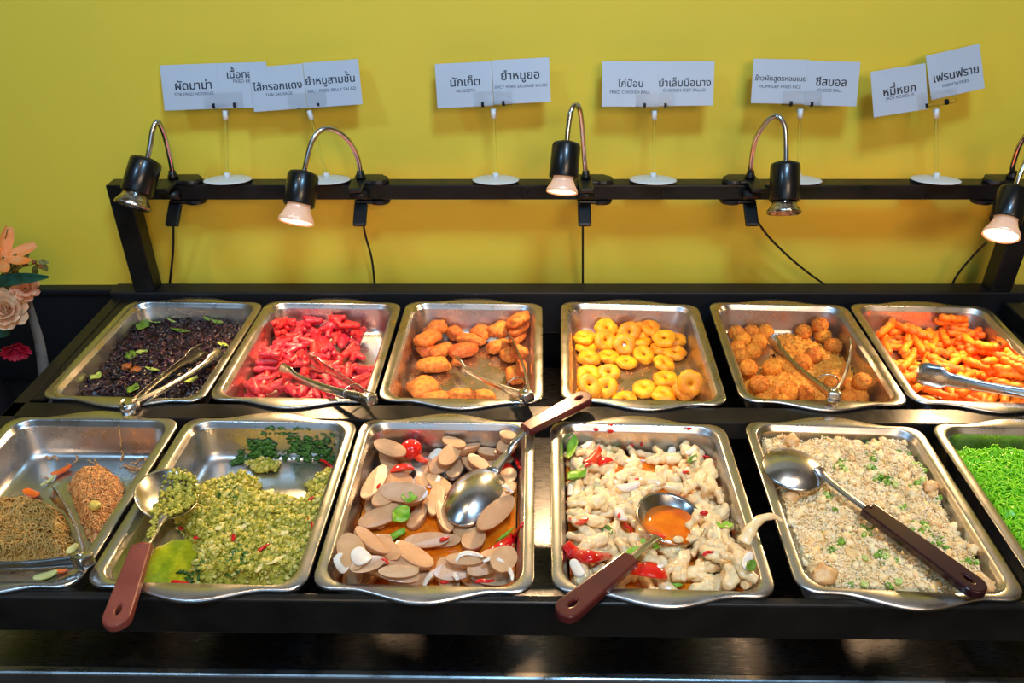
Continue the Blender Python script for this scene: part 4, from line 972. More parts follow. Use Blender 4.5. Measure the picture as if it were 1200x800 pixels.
for k, (lab, x, y, L, an) in enumerate((('red chili sliver near the back tomato', 205, 250, .014, 30), ('red chili dot in the middle of the chicken feet salad', 378, 272, .009, 0), ('red chili scrap at the back right', 640, 195, .010, 0), ('red chili scrap by the right wall', 668, 235, .010, 60), ('red chili sliver left of the ladle', 200, 372, .014, -30),
        ('red chili sliver under the onion end', 345, 440, .018, -60), ('split red chili to the right of the dressing gap', 622, 555, .018, 20), ('red chili scrap near the back herb sprig', 545, 245, .009, 0), ('red chili piece on the front lettuce scrap', 272, 578, .011, 10), ('red chili dot near the white curl', 310, 330, .008, 0), ('red chili dot below the onion end', 310, 410, .008, 80))):
    px, py = Z(x, y); Mx = pan.drop(px, py, L / 2, .003, .005, iang=an, maxtilt=.5, pct=88); tag(place('chili_piece', chili_mesh(L, .0032, k + 50), Mx), lab, 'chili', 'chili pieces in the chicken feet salad')
# scraps on the pan's back wall and flange
for k, (lab, x, y, s) in enumerate((('red chili scrap high on the back wall, the left one of two', 235, 100, .005), ('red chili scrap on the back rim of the chicken feet pan', 284, 82, .005), ('red chili scrap on the back wall under the rim scrap', 284, 105, .006), ('red chili scrap on the right part of the back wall', 556, 95, .006), ('brown chili scrap low on the back wall', 357, 154, .005), ('red chili scrap right of the low brown one', 391, 151, .004))):
    a, b = pan.loc(*at(*Z(x, y), ZR - .02).xy); px, py = Z(x, y)
    P = at(px, py, ZR - .0005) if k == 1 else at_y(px, py, pan.cy + ID - .0095 + math.sin(pan.rot) * a); s *= .7
    V, Fc = blob((s, s * .25 if k != 1 else s * .7, s * .7 if k != 1 else s * .25), 2, .4, 2, k); tag(mk('chili_scrap', V, Fc, M['chili'], loc=P), lab, 'chili', 'chili scraps on the chicken feet pan')

# ------------------------------------------------------------------ fried rice (B5)
M['rice'] = mat('fried_rice', srgb(246, 224, 176), srgb(232, 194, 130), rough=.45, ns=60, bump=.5, bs=350, sss=.35, sssr=(1, .8, .5))
M['ricegrain'] = mat('rice_grain', srgb(250, 234, 198), srgb(240, 208, 150), rough=.38, ns=25, sss=.3, sssr=(1, .8, .5))
M['spring'] = M['spring']; M['leek'] = mat('chopped_scallion', srgb(130, 170, 56), srgb(88, 138, 36), rough=.35, ns=160, sss=.2)
M['leek2'] = mat('pale_scallion', srgb(196, 212, 130), srgb(168, 192, 96), rough=.3, ns=160, sss=.3)
pan = PANS['B5']; Z = zpx(850, 470, 3.2)
h = mound(pan, [(-IW, -ID), (IW, -ID), (IW, ID - .004), (-IW, ID - .004)], .047, .014, .013, 36, 21, .0035)
mb = MB(); V, Fc = hmesh(pan, h); mb.add(V, Fc); mb2 = MB(); G = [(.0030, .00085, .00085)]
GV, GF = ico(1)
for x, y, z, i, j in samples(pan, h, 8000, R):
    s = R.uniform(.8, 1.15); mb2.add(xf(GV * np.array([.0029, .00095, .00095]) * s, Matrix.Translation((x, y, z + R.uniform(.0002, .0040))) @ rot_rand(R, .8)), GF)
for x, y, z, i, j in samples(pan, h, 420, R):      # small clumps
    V, Fc = blob((.0046, .0040, .0034), 2, .8, 2.2, R.randrange(900), 3); mb.add(xf(V * R.uniform(.6, 1.7), Matrix.Translation((x, y, z + .0008)) @ rot_rand(R, .4)), Fc)
o = tag(mb.obj('fried_rice', M['rice'], loc=(pan.cx, pan.cy, ZR), pan=pan), 'fried rice with chopped scallion filling its front-row pan', 'rice', None, 'stuff')
c = mb2.obj('rice_grain', M['ricegrain'], parent=o, pan=pan); c['kind'] = 'stuff'
mb3 = MB()
for cx_, cy_, n_ in ((435, 240, 26), (590, 290, 40), (640, 300, 30), (780, 250, 26), (530, 490, 30), (745, 475, 26), (800, 535, 18), (360, 110, 20), (580, 580, 16), (385, 355, 14), (410, 540, 14), (560, 230, 22), (940, 605, 12), (700, 330, 18), (590, 130, 12)):
    for k in range(n_):
        px, py = Z(R.gauss(cx_, 22), R.gauss(cy_, 14)); P = at(px, py, pan.zf + .045); a, b = pan.loc(P.x, P.y); z = pan.zf + max(h[min(pan.na - 1, max(0, int((a + .12) / pan.RES))), min(pan.nb - 1, max(0, int((b + .16) / pan.RES)))], .01) - ZR; s_ = R.uniform(.6, 1.4)
        V, Fc = blob((.0026 * s_, .0016 * s_, .0007), 1, .6, 2, R.randrange(900), 2); mb3.add(xf(V, Matrix.Translation((P.x - pan.cx, P.y - pan.cy, z + .0028)) @ rot_rand(R, .8)), Fc)
for k in range(260):      # little orange carrot and egg bits
    x, y, z, i, j = samples(pan, h, 1, R)[0]; V, Fc = blob((.0020, .0014, .0012), 1, .5, 2, k, 2); mb.add(xf(V, Matrix.Translation((x, y, z + .002))), Fc) if False else mb3.add(xf(V * .6, Matrix.Translation((x, y, z + .0022)) @ rot_rand(R, 1)), Fc)
c = mb3.obj('chopped_herb', M['leek'], parent=o, pan=pan); c['kind'] = 'stuff'
pan.h = np.maximum(pan.h, np.where(h > 0, h + .001, 0))
def scal_ring(seed):
    r = random.Random(seed); ro = r.uniform(.003, .0048); hh = r.uniform(.0015, .004)
    V, Fc = lathe([(ro * .55, -hh), (ro, -hh), (ro * 1.03, 0), (ro, hh), (ro * .55, hh), (ro * .5, 0), (ro * .55, -hh)], 14, False, False); return V * np.array([1, r.uniform(.6, 1), 1]), Fc
SC_ = [meshdata('scallion_ring', *scal_ring(s), M['leek' if s % 3 else 'leek2']) for s in range(9)]
spots = [(355, 100), (362, 112), (370, 125), (430, 235), (440, 245), (425, 225), (450, 260), (410, 245), (555, 215), (545, 235), (560, 250), (580, 285), (600, 300), (620, 290), (610, 305), (640, 310), (560, 290), (670, 395), (660, 405), (525, 480), (520, 505), (540, 490), (515, 470), (740, 460), (750, 475), (735, 490), (800, 535), (780, 240), (770, 262), (790, 250), (705, 235), (650, 185), (720, 305), (740, 295), (695, 320), (580, 575), (600, 580), (565, 572), (640, 600), (525, 585), (400, 555), (435, 530), (380, 350), (390, 365), (410, 405), (520, 685), (470, 688), (620, 685), (955, 605), (940, 610), (910, 600), (590, 130), (600, 140), (530, 130), (520, 140), (735, 205), (850, 365), (375, 490), (700, 480), (490, 140), (415, 150), (560, 455), (830, 545), (650, 675), (240, 130)]
objs = []
for k, (x, y) in enumerate(spots):
    px, py = Z(x, y); Mx = pan.drop(px, py, .004, .004, .003, ang=R.uniform(0, 6), maxtilt=.8, upd=False); objs.append(place('scallion_ring', SC_[k % 9], Mx @ Matrix.Rotation(R.uniform(-.9, .9), 4, 'X')))
row_labels(objs, 8, 'scallion ring on the rice', 'scallion', 'chopped scallion on the fried rice')
M['meat'] = mat('pale_cooked_meat', srgb(226, 186, 130), srgb(204, 154, 96), rough=.4, ns=90, bump=.5, bs=300, sss=.3)
for lab, x, y, s in (('round pale meat chunk below the spoon bowl in the rice', 228, 358, .013), ('pale meat chunk at the front of the rice pan', 372, 652, .015), ('orange meat chunk by the right wall of the rice pan', 805, 320, .011), ('pale meat chunk in the back left corner of the rice', 250, 150, .012), ('orange meat piece behind the spoon neck', 475, 205, .006),
                     ('pale meat chunk at the front right corner of the rice', 985, 690, .012), ('orange meat chunk beside the handle of the rice spoon', 790, 462, .007)):
    px, py = Z(x, y); V, Fc = blob((s, s * .8, s * .55), 3, .35, 2, int(x), 4); Mx = pan.drop(px, py, s, s * .8, s * .8, ang=R.uniform(0, 6), maxtilt=.5)
    tag(place('meat_chunk', meshdata('meat_chunk', V, Fc, M['meat']), Mx), lab, 'meat', 'meat pieces in the fried rice')

# ------------------------------------------------------------------ serving spoons and ladles
def handle_mesh(L, w0, w1, t, m):
    pts = []
    n = 10
    for i in range(n + 1): u = i / n; pts.append((u * (L - w1), -(w0 + (w1 - w0) * u)))
    for k in range(1, 12): a = -math.pi / 2 + math.pi * k / 12; pts.append((L - w1 + w1 * math.cos(a), w1 * math.sin(a)))
    for i in range(n, -1, -1): u = i / n; pts.append((u * (L - w1), (w0 + (w1 - w0) * u)))
    hole = []
    hl, hw = .011, w1 * .42; cx = L - w1 * 1.15
    for k in range(20): a = -2 * math.pi * k / 20; hole.append((cx - hl * .35 + hl * math.cos(a) * (1 if math.cos(a) < 0 else .75), hw * math.sin(a)))
    return outline([pts, hole], t, .0025, m, 'handle')
def bowl_mesh(a, b, d, th=.0011):
    V = []; Fc = []; n = 36; rr = [0, .2, .4, .58, .73, .85, .94, 1.0]
    for s, off in ((0, 0), (1, th)):
        for r in rr:
            for k in range(n):
                t = 2 * math.pi * k / n; V.append((a * r * math.cos(t), b * r * math.sin(t), -d * (1 - r ** 2.2) - off))
    m = len(rr)
    for s in (0, 1):
        for i in range(m - 1):
            for k in range(n):
                q = (s * m * n + i * n + k, s * m * n + (i + 1) * n + k, s * m * n + (i + 1) * n + (k + 1) % n, s * m * n + i * n + (k + 1) % n); Fc.append(q if s == 0 else q[::-1])
    for k in range(n): i = (m - 1) * n; Fc.append((i + k, m * n + i + k, m * n + i + (k + 1) % n, i + (k + 1) % n))
    return V, Fc
def serving_spoon(label, C, normal, axis, a, b, d, neck, h0, h1, hm='handle', hw=(.0085, .0125), flat=.3, nw=.007, handle_up=(0, 0, 1), nm='serving_spoon'):
    """C bowl centre (rim level), normal out of the hollow side, axis: bowl's long direction towards the neck; neck: points; h0-h1 handle"""
    o = thing(nm, label, 'serving spoon', C, 'serving spoons in the front pans')
    Mb = basis(axis, normal); V, Fc = bowl_mesh(a, b, d); mk('bowl', xf(V, Mb), Fc, M['steel_tool'], o)
    P = smooth_path([Vector(p) - Vector(C) for p in neck], 16)
    V, Fc = tube(P, [nw * (1.5 - .8 * min(1, i / 6)) for i in range(17)], 10, up=handle_up, flat=flat); mk('neck', V, Fc, M['steel_tool'], o)
    h0, h1 = Vector(h0), Vector(h1); L = (h1 - h0).length; me = handle_mesh(L, hw[0], hw[1], .0035, M[hm]); hd = ob('handle', me, o); hd.matrix_basis = basis(h1 - h0, handle_up, h0 - Vector(C))
    for p in me.polygons: p.use_smooth = False
    # collar where the steel enters the handle
    V, Fc = tube([h0 - Vector(C) - (h1 - h0).normalized() * .004, h0 - Vector(C) + (h1 - h0).normalized() * .003], hw[0] * 1.02, 14, up=handle_up, flat=.66); mk('collar', V, Fc, M[hm], o)
    return o
# B3: upside-down spoon, handle over the back rim
C = at(557, 582, ZR - .022); h0 = at(617, 503, ZR + .014); h1 = at(689, 464, ZR + .016)
ax = (at(590, 536, ZR - .012) - C).normalized()
serving_spoon('upside-down steel spoon with brown handle over the back rim of the sausage salad', C, Vector((.05, .2, -1)), ax, .054, .0385, .019, [C + ax * .048 + Vector((0, 0, .004)), at(594, 532, ZR - .006), at(603, 517, ZR + .006), h0 + (h1 - h0) * .06], h0, h1)
# B4: ladle lying hollow side up
C = at(786, 606, ZR - .008); h0 = at(738, 656, ZR + .008); h1 = at(657, 722, ZR + .012)
ax = (at(752, 650, ZR - .004) - C).normalized()
lad = serving_spoon('steel ladle holding orange dressing, brown handle over the front rim', C, Vector((0.02, -.22, 1)), ax, .046, .045, .024, [C + ax * .042 + Vector((0, 0, -.003)), C + ax * .056 + Vector((0, 0, .002)), h0 + (h1 - h0) * .05], h0, h1)
Mb = basis(ax, Vector((0.0, -.05, 1)), C - Vector((0, .003, .0095))); V, Fc = lathe([(0.0005, 0), (.018, .0002), (.036, .0004), (.0365, -.002), (.025, -.007), (.0005, -.010)], 30, False, False)
tag(mk('ladle_dressing', xf(V, Mb), Fc, M['dressing']), 'orange dressing pooled inside the steel ladle', 'sauce', None, 'stuff')
Q = smooth_path([at(805, 618, ZR - .012), at(815, 608, ZR - .002), at(826, 600, ZR + .004)], 14); c = Q[7].copy(); V, Fc = tube([p - c for p in Q], [.0045 + .001 * math.sin(i) for i in range(15)], 9); tag(mk('chicken_foot', V, Fc, M['chick'], loc=c), 'pale chicken foot lying across the ladle bowl', 'chicken foot')
V, Fc = blob((.007, .0055, .004), 2, .2, 2, 4); tag(mk('chicken_foot', V, Fc, M['chick'], loc=at(795, 632, ZR - .012)), 'small chicken foot bit floating in the ladle dressing', 'chicken foot')
V, Fc = blob((.0055, .003, .0045), 2, .2, 2, 5); tag(mk('chili_piece', V, Fc, M['chili'], loc=at(825, 601, ZR + .010)), 'red chili scrap on the chicken foot in the ladle', 'chili')
V, Fc = blob((.011, .006, .003), 2, .2, 2, 6); tag(mk('tomato_wedge', V, Fc, M['tomato_flesh'], loc=at(770, 628, ZR - .014)), 'orange tomato scrap floating in the ladle', 'tomato')
# B2: spoon hollow side up, leaning on the left rim
C = at(196, 577, ZR + .004); h0 = at(166, 642, ZR + .010); h1 = at(134, 735, ZR + .006)
ax = (at(178, 628, ZR + .004) - C).normalized()
sp2 = serving_spoon('food-smeared steel spoon with a glare-tinted brown handle in the green salad', C, Vector((.38, -.1, 1)), ax, .048, .040, .015, [C + ax * .044 + Vector((0, 0, -.001)), at(181, 622, ZR + .004), h0 + (h1 - h0) * .05], h0, h1, 'handle_glare', (.0095, .0128), .5, .0085)
mb = MB(); Mb = basis(ax, Vector((.30, -.1, 1)), C)
for k in range(480):
    a = R.uniform(-3.14, 3.14); r = math.sqrt(R.random()); x, y = .046 * r * math.cos(a), .038 * r * math.sin(a)
    if y < -.004 + R.uniform(-.01, .012): continue       # towards the salad side
    s = R.uniform(.4, 1.4); V, Fc = blob((.0030 * s, .0023 * s, .0020 * s), 2, 1.1, 2.2, R.randrange(900), 2); mb.add(xf(V, Mb @ Matrix.Translation((x, y, -.015 * (1 - r ** 2.2) + .002 + .004 * max(0, y / .038))) @ rot_rand(R, 1)), Fc)
for k in range(50):
    t = R.random(); P = C + ax * (.040 + .05 * t) + Vector((R.gauss(0, .003), R.gauss(0, .003), .008)); V, Fc = blob((.0026, .002, .0014), 1, .4, 2, k, 2); mb.add(V + np.array(P), Fc)
c = np.array(C); tag(mk('minced_pork_salad', mb.V() - c, mb.f, M['mince'], loc=C), 'green mince clinging inside the smeared steel spoon', 'salad', None, 'stuff')
# B5: spoon turned over on the rice
C = at(930, 550, ZR + .006); h0 = at(1018, 598, ZR + .012); h1 = at(1151, 695, ZR + .014)
ax = (at(964, 556, ZR + .004) - C).normalized()
serving_spoon('upturned steel spoon with dark maroon handle lying across the fried rice', C, Vector((.0, .1, -1)), ax, .043, .040, .013, [C + ax * .030 + Vector((0, 0, .009)), at(966, 558, ZR + .011), at(990, 578, ZR + .011), h0 + (h1 - h0) * .04], h0, h1, 'handle_dark', (.0095, .0120), .45, .0075)

# ------------------------------------------------------------------ tongs
def tongs(label, H, T1, T2, wid=.017, up=None, ring=True, scallop=True, loopy=False, rr=.62):
    """hinge H, tips T1 T2; the arms are bent sheet strips standing on edge to the opening plane"""
    H, T1, T2 = Vector(H), Vector(T1), Vector(T2)
    o = thing('tongs', label, 'tongs', H, 'steel tongs in the pans')
    nrm = (T1 - H).cross(T2 - H).normalized()
    if nrm.z < 0: nrm = -nrm
    mid = ((T1 - H).normalized() + (T2 - H).normalized()).normalized(); side = nrm.cross(mid).normalized()
    for T in (T1, T2):
        D = T - H; s = 1 if D.dot(side) > 0 else -1; n = 26; L = D.length; d = D.normalized(); nn = (d.cross(nrm)).normalized() * (1 if d.cross(nrm).dot(side) * s > 0 else -1)
        V = []; Fc = []; k = 7; th = .0012
        for q in (0, 1):
            for i in range(n + 1):
                t = i / n; base = d * (L * t) + side * s * (.006 * (1 - t)) + nn * (.006 * math.sin(math.pi * t))
                head = max(0, (t - .78) / .22); w = wid * (.42 + .22 * min(1, t * 3) * .3 - .16 * math.sin(math.pi * min(1, t / .8))) if t < .78 else wid * (.5 + .30 * math.sin(math.pi * min(1, .12 + .8 * head)))
                if scallop and t > .8: w += .0009 * math.cos(t * 110)
                ch = .0034 + .004 * head
                for j in range(k):
                    u = j / (k - 1) * 2 - 1; V.append(base + nrm * (u * w) + nn * (-abs(u) ** 2.2 * ch + q * th) - nn * 0)
        m = (n + 1) * k
        for q in (0, 1):
            for i in range(n):
                for j in range(k - 1):
                    f = (q * m + i * k + j, q * m + (i + 1) * k + j, q * m + (i + 1) * k + j + 1, q * m + i * k + j + 1); Fc.append(f if q else f[::-1])
        for i in range(n):
            for j in (0, k - 1): f = (i * k + j, (i + 1) * k + j, m + (i + 1) * k + j, m + i * k + j); Fc.append(f if j == 0 else f[::-1])
        for j in range(k - 1): f = (n * k + j, n * k + j + 1, m + n * k + j + 1, m + n * k + j); Fc.append(f)
        mk('arm', np.array([tuple(v) for v in V]), Fc, M['steel_tool'], o)
    if loopy:   # spring bend closing the two arms
        P = [side * (.0135 * math.cos(a)) * 1.0 - mid * (.006 + .018 * math.sin(a)) for a in [math.pi * i / 16 for i in range(17)]]
        V = []; Fc = []
        for q in (0, 1):
            for p in P:
                r = (p + mid * .006); V.append(p + nrm * .0085 + r.normalized() * q * .0014); V.append(p - nrm * .0085 + r.normalized() * q * .0014)
        m = len(P) * 2
        for i in range(len(P) - 1):
            Fc += [(2 * i, 2 * i + 1, 2 * i + 3, 2 * i + 2), (m + 2 * i, m + 2 * i + 2, m + 2 * i + 3, m + 2 * i + 1), (2 * i, 2 * i + 2, m + 2 * i + 2, m + 2 * i), (2 * i + 1, m + 2 * i + 1, m + 2 * i + 3, 2 * i + 3)]
        mk('spring_bend', np.array([tuple(v) for v in V]), Fc, M['steel_tool'], o)
    else:
        V, Fc = box(.024, .019, min(.017, wid * .8), .003); mk('hinge', xf(V, basis(mid, nrm)), Fc, M['steel_tool'], o)
        V, Fc = tube([nrm * .0098, nrm * -.0098], .0036, 12); mk('pivot_pin', V, Fc, M['chrome'], o)
    if ring:
        P = []
        for i in range(33):
            a = 2 * math.pi * i / 32; P.append(mid * (.045) + side * (.0165 * math.cos(a)) + nrm * (wid * rr * math.sin(a)))
        V, Fc = tube(P, .0011, 6, cap=False); mk('locking_ring', V, Fc, M['chrome'], o)
    return o
tongs('steel tongs with a round spring bend lying over the front of the dark salad', at(158, 472, ZR + .010), at(236, 408, ZR - .014), at(262, 414, ZR - .010), .017, ring=False, loopy=True)
tongs('steel tongs resting in the red sausages', at(432, 467, ZR + .025), at(326, 435, ZR - .018), at(362, 421, ZR - .022), .022, rr=.5)
tongs('steel tongs opened over the nuggets with the hinge on the front rim', at(617, 463, ZR + .015), at(530, 425, ZR - .040), at(598, 394, ZR - .026), .021)
tongs('steel tongs spread wide among the cheese balls', at(976, 462, ZR + .013), at(901, 398, ZR - .020), at(998, 402, ZR - .012), .021)
tongs('long steel tongs with scalloped heads over the french fries', at(1245, 466, ZR + .016), at(1074, 438, ZR - .006), at(1166, 402, ZR - .010), .028, ring=False)
tongs('steel tongs opened over the stir-fried noodles', at(96, 656, ZR + .013), at(62, 572, ZR - .030), at(-70, 664, ZR + .000), .022, ring=False)

# ------------------------------------------------------------------ clip lamps
def clip_lamp(label, cord_label, pts, P0, P1, P2, bar_x, lit, flip, rs, rb, cord, target, jx=0):
    base = Vector((bar_x, BARY - .004, BARZ + .01375))
    o = thing('clip_lamp', label, 'lamp', base, 'clip-on lamps along the bar')
    L = lambda p: Vector(p) - base
    pts[0].z = max(pts[0].z, base.z + .018)
    # clamp: two jaws with levers, gripping the bar from above and below
    V, Fc = box(.052, .040, .008, .003, 2, (.012 * flip, .004, .0045)); mb = MB().add(V, Fc)
    V, Fc = lathe([(.018, -.004), (.0185, 0), (.017, .004), (.004, .0045)], 24, True, True); mb.add(V * np.array([1.1, 1, 1]) + np.array([.030 * flip, .0, .0048]), Fc)
    mb.add(*box(.026, .046, .008, .003, 2, (-.002 * flip, -.034, .0052)))
    mk('upper_jaw', mb.V(), mb.f, M['black_plastic'], o, False)
    mb = MB(); V, Fc = box(.052, .040, .007, .003, 2, (.012 * flip + jx, .004, -.0325)); mb.add(V, Fc)
    V, Fc = lathe([(.004, -.0045), (.017, -.004), (.0185, 0), (.018, .004)], 24, True, True); mb.add(V * np.array([1.1, 1, 1]) + np.array([.030 * flip + jx, .0, -.0328]), Fc)
    lev = box(.024, .046, .009, .003, 2); mb.add(xf(lev[0], Matrix.Translation((-.002 * flip + jx, -.031, -.049)) @ Matrix.Rotation(math.radians(38), 4, 'X')), lev[1])
    mk('lower_jaw', mb.V(), mb.f, M['black_plastic'], o, False)
    V, Fc = tube([(-.016 + jx * .7, -.0245, -.014), (.014 + jx * .3, -.0245, -.014)], .0085, 16); mk('pivot', V, Fc, M['black_plastic'], o)
    V, Fc = lathe([(.009, 0), (.009, .005), (.0065, .009), (.006, .014)], 20); mk('socket', V + np.array(L(pts[0])) - np.array([0, 0, .009]), Fc, M['black_plastic'], o)
    # goose neck with visible winding
    Q = smooth_path([L(p) for p in pts], 90); V, Fc = tube(Q, [.0043 + (.0004 if i % 2 else 0) for i in range(len(Q))], 10); mk('goose_neck', V, Fc, M['chrome'], o)
    P0, P1, P2 = L(P0), L(P1), L(P2); ax = (P1 - P0).normalized(); Mx = basis(ax.orthogonal(), ax, P0); hl = (P1 - P0).length; bl = (P2 - P1).length
    V, Fc = lathe([(.006, -.004), (rs * .45, -.003), (rs * .92, .001), (rs, .006), (rs, hl - .002), (rs * .95, hl), (rs * .88, hl - .001), (rs * .85, hl - .02)], 36, True, True); mk('lamp_shade', xf(V, Mx), Fc, M['black_shade'], o)
    bx = basis(ax.orthogonal(), ax, P1)
    b = mk('bulb', *[f(q) for f, q in ((lambda q: xf(q, bx), lathe([(rb * .62, -.012), (rb * .64, 0), (rb * .74, bl * .35), (rb * .97, bl * .8), (rb, bl), (rb * .95, bl + .001), (rb * .88, bl - .002)], 40, True, False)[0]), (lambda q: q, lathe([(rb * .62, -.012), (rb * .64, 0), (rb * .74, bl * .35), (rb * .97, bl * .8), (rb, bl), (rb * .95, bl + .001), (rb * .88, bl - .002)], 40, True, False)[1]))], M['bulb_side'] if lit else M['bulb_off'], o)
    V, Fc = lathe([(rb * .88, bl - .002), (rb * .6, bl - .008), (rb * .32, bl - .014), (rb * .06, bl - .015)], 32, False, True); mk('reflector', xf(V, bx), Fc, M['bulb_lit'] if lit else M['bulb_off'], b)
    V, Fc = lathe([(rb * .14, bl - .014), (rb * .20, bl - .005), (rb * .08, bl - .002)], 16); mk('lamp_capsule', xf(V, bx), Fc, M['bulb_lit'] if lit else M['glass'], b)
    Q = smooth_path([L(p) for p in cord], 30); V, Fc = tube(Q, .0022, 8); mk('cord', V, Fc, M['black_plastic'], o)
    if lit:
        sp = bpy.data.lights.new('lamp_light', 'SPOT'); sp.energy = LAMP_W; sp.color = LAMP_COL; sp.spot_size = math.radians(140); sp.spot_blend = 1; sp.shadow_soft_size = .018
        s = bpy.data.objects.new('lamp_light', sp); COL.objects.link(s); s.parent = o; s.location = P2 + ax * .006
        d = ax; s.rotation_euler = d.to_track_quat('-Z', 'Y').to_euler()
    return o
def pts_of(L): return [at_y(x, y, Y) for x, y, Y in L]
Yb = BARY - .006
clip_lamp('unlit black clip lamp at the left end of the bar', '', pts_of([(204, 212, Yb), (200, 190, 1.37), (193, 160, 1.355), (185, 143, 1.34), (179, 152, 1.33), (176, 170, 1.322), (172, 189, 1.315)]),
          at_y(172, 187, 1.315), at_y(160, 226, 1.282), at_y(155, 240, 1.262), at_y(206, 212, BARY).x, False, 1, .0260, .0300, pts_of([(203, 250, 1.385), (203, 290, 1.40), (200, 322, 1.407), (197, 345, 1.412)]), None)
clip_lamp('lit black clip lamp with a wide looping neck, in front of the second sign', '', pts_of([(423, 211, Yb), (420, 188, 1.365), (411, 168, 1.35), (394, 153, 1.335), (377, 152, 1.322), (366, 165, 1.312), (360, 184, 1.305), (356, 204, 1.30)]),
          at_y(356, 203, 1.30), at_y(350, 241, 1.268), at_y(347.5, 260, 1.250), at_y(424, 212, BARY).x, True, 1, .0262, .0300, pts_of([(424, 252, 1.385), (428, 275, 1.40), (436, 305, 1.407), (440, 345, 1.412)]), None)
clip_lamp('lit black clip lamp between the nuggets sign and the chicken ball sign', '', pts_of([(686, 212, Yb), (684, 175, 1.36), (682, 148, 1.345), (679, 128, 1.33), (674, 123, 1.318), (669, 131, 1.308), (666, 149, 1.30), (664, 169, 1.292)]),
          at_y(664, 168, 1.292), at_y(660, 209, 1.262), at_y(658, 224, 1.246), at_y(686, 212, BARY).x, True, 1, .0240, .0262, pts_of([(683, 250, 1.385), (683, 280, 1.40), (683, 310, 1.407), (683, 345, 1.412)]), None)
clip_lamp('unlit black clip lamp hiding the base of the fried rice sign', '', pts_of([(878, 213, Yb), (880, 193, 1.365), (885, 165, 1.35), (898, 143, 1.335), (910, 136, 1.325), (919, 147, 1.315), (921, 170, 1.305), (921, 192, 1.298)]),
          at_y(920.5, 191, 1.298), at_y(919, 236, 1.266), at_y(917.5, 247, 1.250), at_y(878, 212, BARY).x, False, -1, .0245, .0285, pts_of([(884, 254, 1.385), (905, 282, 1.40), (945, 318, 1.407), (992, 350, 1.412)]), None)
clip_lamp('lit black clip lamp by the french fries sign at the right end of the bar', '', pts_of([(1184, 212, Yb), (1187, 194, 1.365), (1194, 172, 1.35), (1204, 157, 1.33), (1208, 164, 1.315), (1203, 186, 1.30), (1194, 208, 1.29), (1189, 224, 1.284)]),
          at_y(1189, 222, 1.284), at_y(1178, 259, 1.248), at_y(1173, 273, 1.228), at_y(1183, 212, BARY).x, True, -1, .0250, .0290, pts_of([(1156, 284, 1.392), (1140, 300, 1.40), (1122, 322, 1.407), (1110, 345, 1.412)]), None, -.012)

# ------------------------------------------------------------------ sign stands and cards
def contours(body):
    c = bpy.data.curves.new('lettering', 'FONT'); c.body = body; c.size = 1; c.resolution_u = 5; c.fill_mode = 'NONE'
    o = bpy.data.objects.new('tmp', c); COL.objects.link(o); me = baked(o); bpy.data.objects.remove(o); bpy.data.curves.remove(c)
    n = len(me.vertices); V = np.array([v.co[:2] for v in me.vertices]).reshape(-1, 2); nx = {}
    for e in me.edges: nx.setdefault(e.vertices[0], []).append(e.vertices[1]); nx.setdefault(e.vertices[1], []).append(e.vertices[0])
    seen = [False] * n; out = []
    for i in range(n):
        if seen[i]: continue
        loop = [i]; seen[i] = True; cur = i
        while True:
            k = [j for j in nx.get(cur, []) if not seen[j]]
            if not k: break
            cur = min(k) if len(loop) == 1 else k[0]; seen[cur] = True; loop.append(cur)
        if len(loop) > 2: out.append(V[loop])
    bpy.data.meshes.remove(me); return out
UPV, TONE = '\u0e31\u0e34\u0e35\u0e36\u0e37\u0e47', '\u0e48\u0e49\u0e4a\u0e4b'
def text_me(body, size, m, fat=1):
    """letters filled row by row with the non-zero rule, so that glyphs with overlapping strokes stay whole"""
    st = [i for i in range(1, len(body)) if body[i] in TONE and body[i - 1] in UPV]
    C_ = contours(''.join(ch for i, ch in enumerate(body) if i not in st))
    for i in st:      # a tone mark above an upper vowel sits one step higher
        pre = ''.join(ch for j, ch in enumerate(body[:i]) if j not in st); C_ += [q + np.array([0, .20]) for q in contours(pre + body[i])[len(contours(pre)):]]
    A = np.concatenate([np.roll(q, 0, 0) for q in C_]); B = np.concatenate([np.roll(q, -1, 0) for q in C_])
    res = .016; x0, y0 = A.min(0) - .05; x1, y1 = A.max(0) + .05; nxc = int((x1 - x0) / res) + 1; nyc = int((y1 - y0) / res) + 1; G_ = np.zeros((nyc, nxc), bool)
    xc = x0 + (np.arange(nxc) + .5) * res
    for r in range(nyc):
        y = y0 + (r + .5) * res; up = (A[:, 1] <= y) & (B[:, 1] > y); dn = (B[:, 1] <= y) & (A[:, 1] > y); w_ = np.zeros(nxc, int)
        for msk, sg in ((up, 1), (dn, -1)):
            for p, q in zip(A[msk], B[msk]): w_ += sg * (xc > p[0] + (y - p[1]) / (q[1] - p[1]) * (q[0] - p[0]))
        G_[r] = w_ != 0
    if fat: G_[:, 1:] |= G_[:, :-1].copy(); G_[1:] |= G_[:-1].copy()
    if fat > 1: G_[:, 1:] |= G_[:, :-1].copy()
    V = []; Fc = []
    for r in range(nyc):
        d = np.diff(np.concatenate([[0], G_[r].astype(int), [0]])); 
        for a_, b_ in zip(np.nonzero(d == 1)[0], np.nonzero(d == -1)[0]):
            k = len(V); ya, yb = y0 + r * res, y0 + (r + 1) * res; xa, xb = x0 + a_ * res, x0 + b_ * res
            V += [(xa, ya, 0), (xb, ya, 0), (xb, yb, 0), (xa, yb, 0)]; Fc.append((k, k + 1, k + 2, k + 3))
    return meshdata('lettering', V, Fc, m, False)
TILT = math.radians(8)
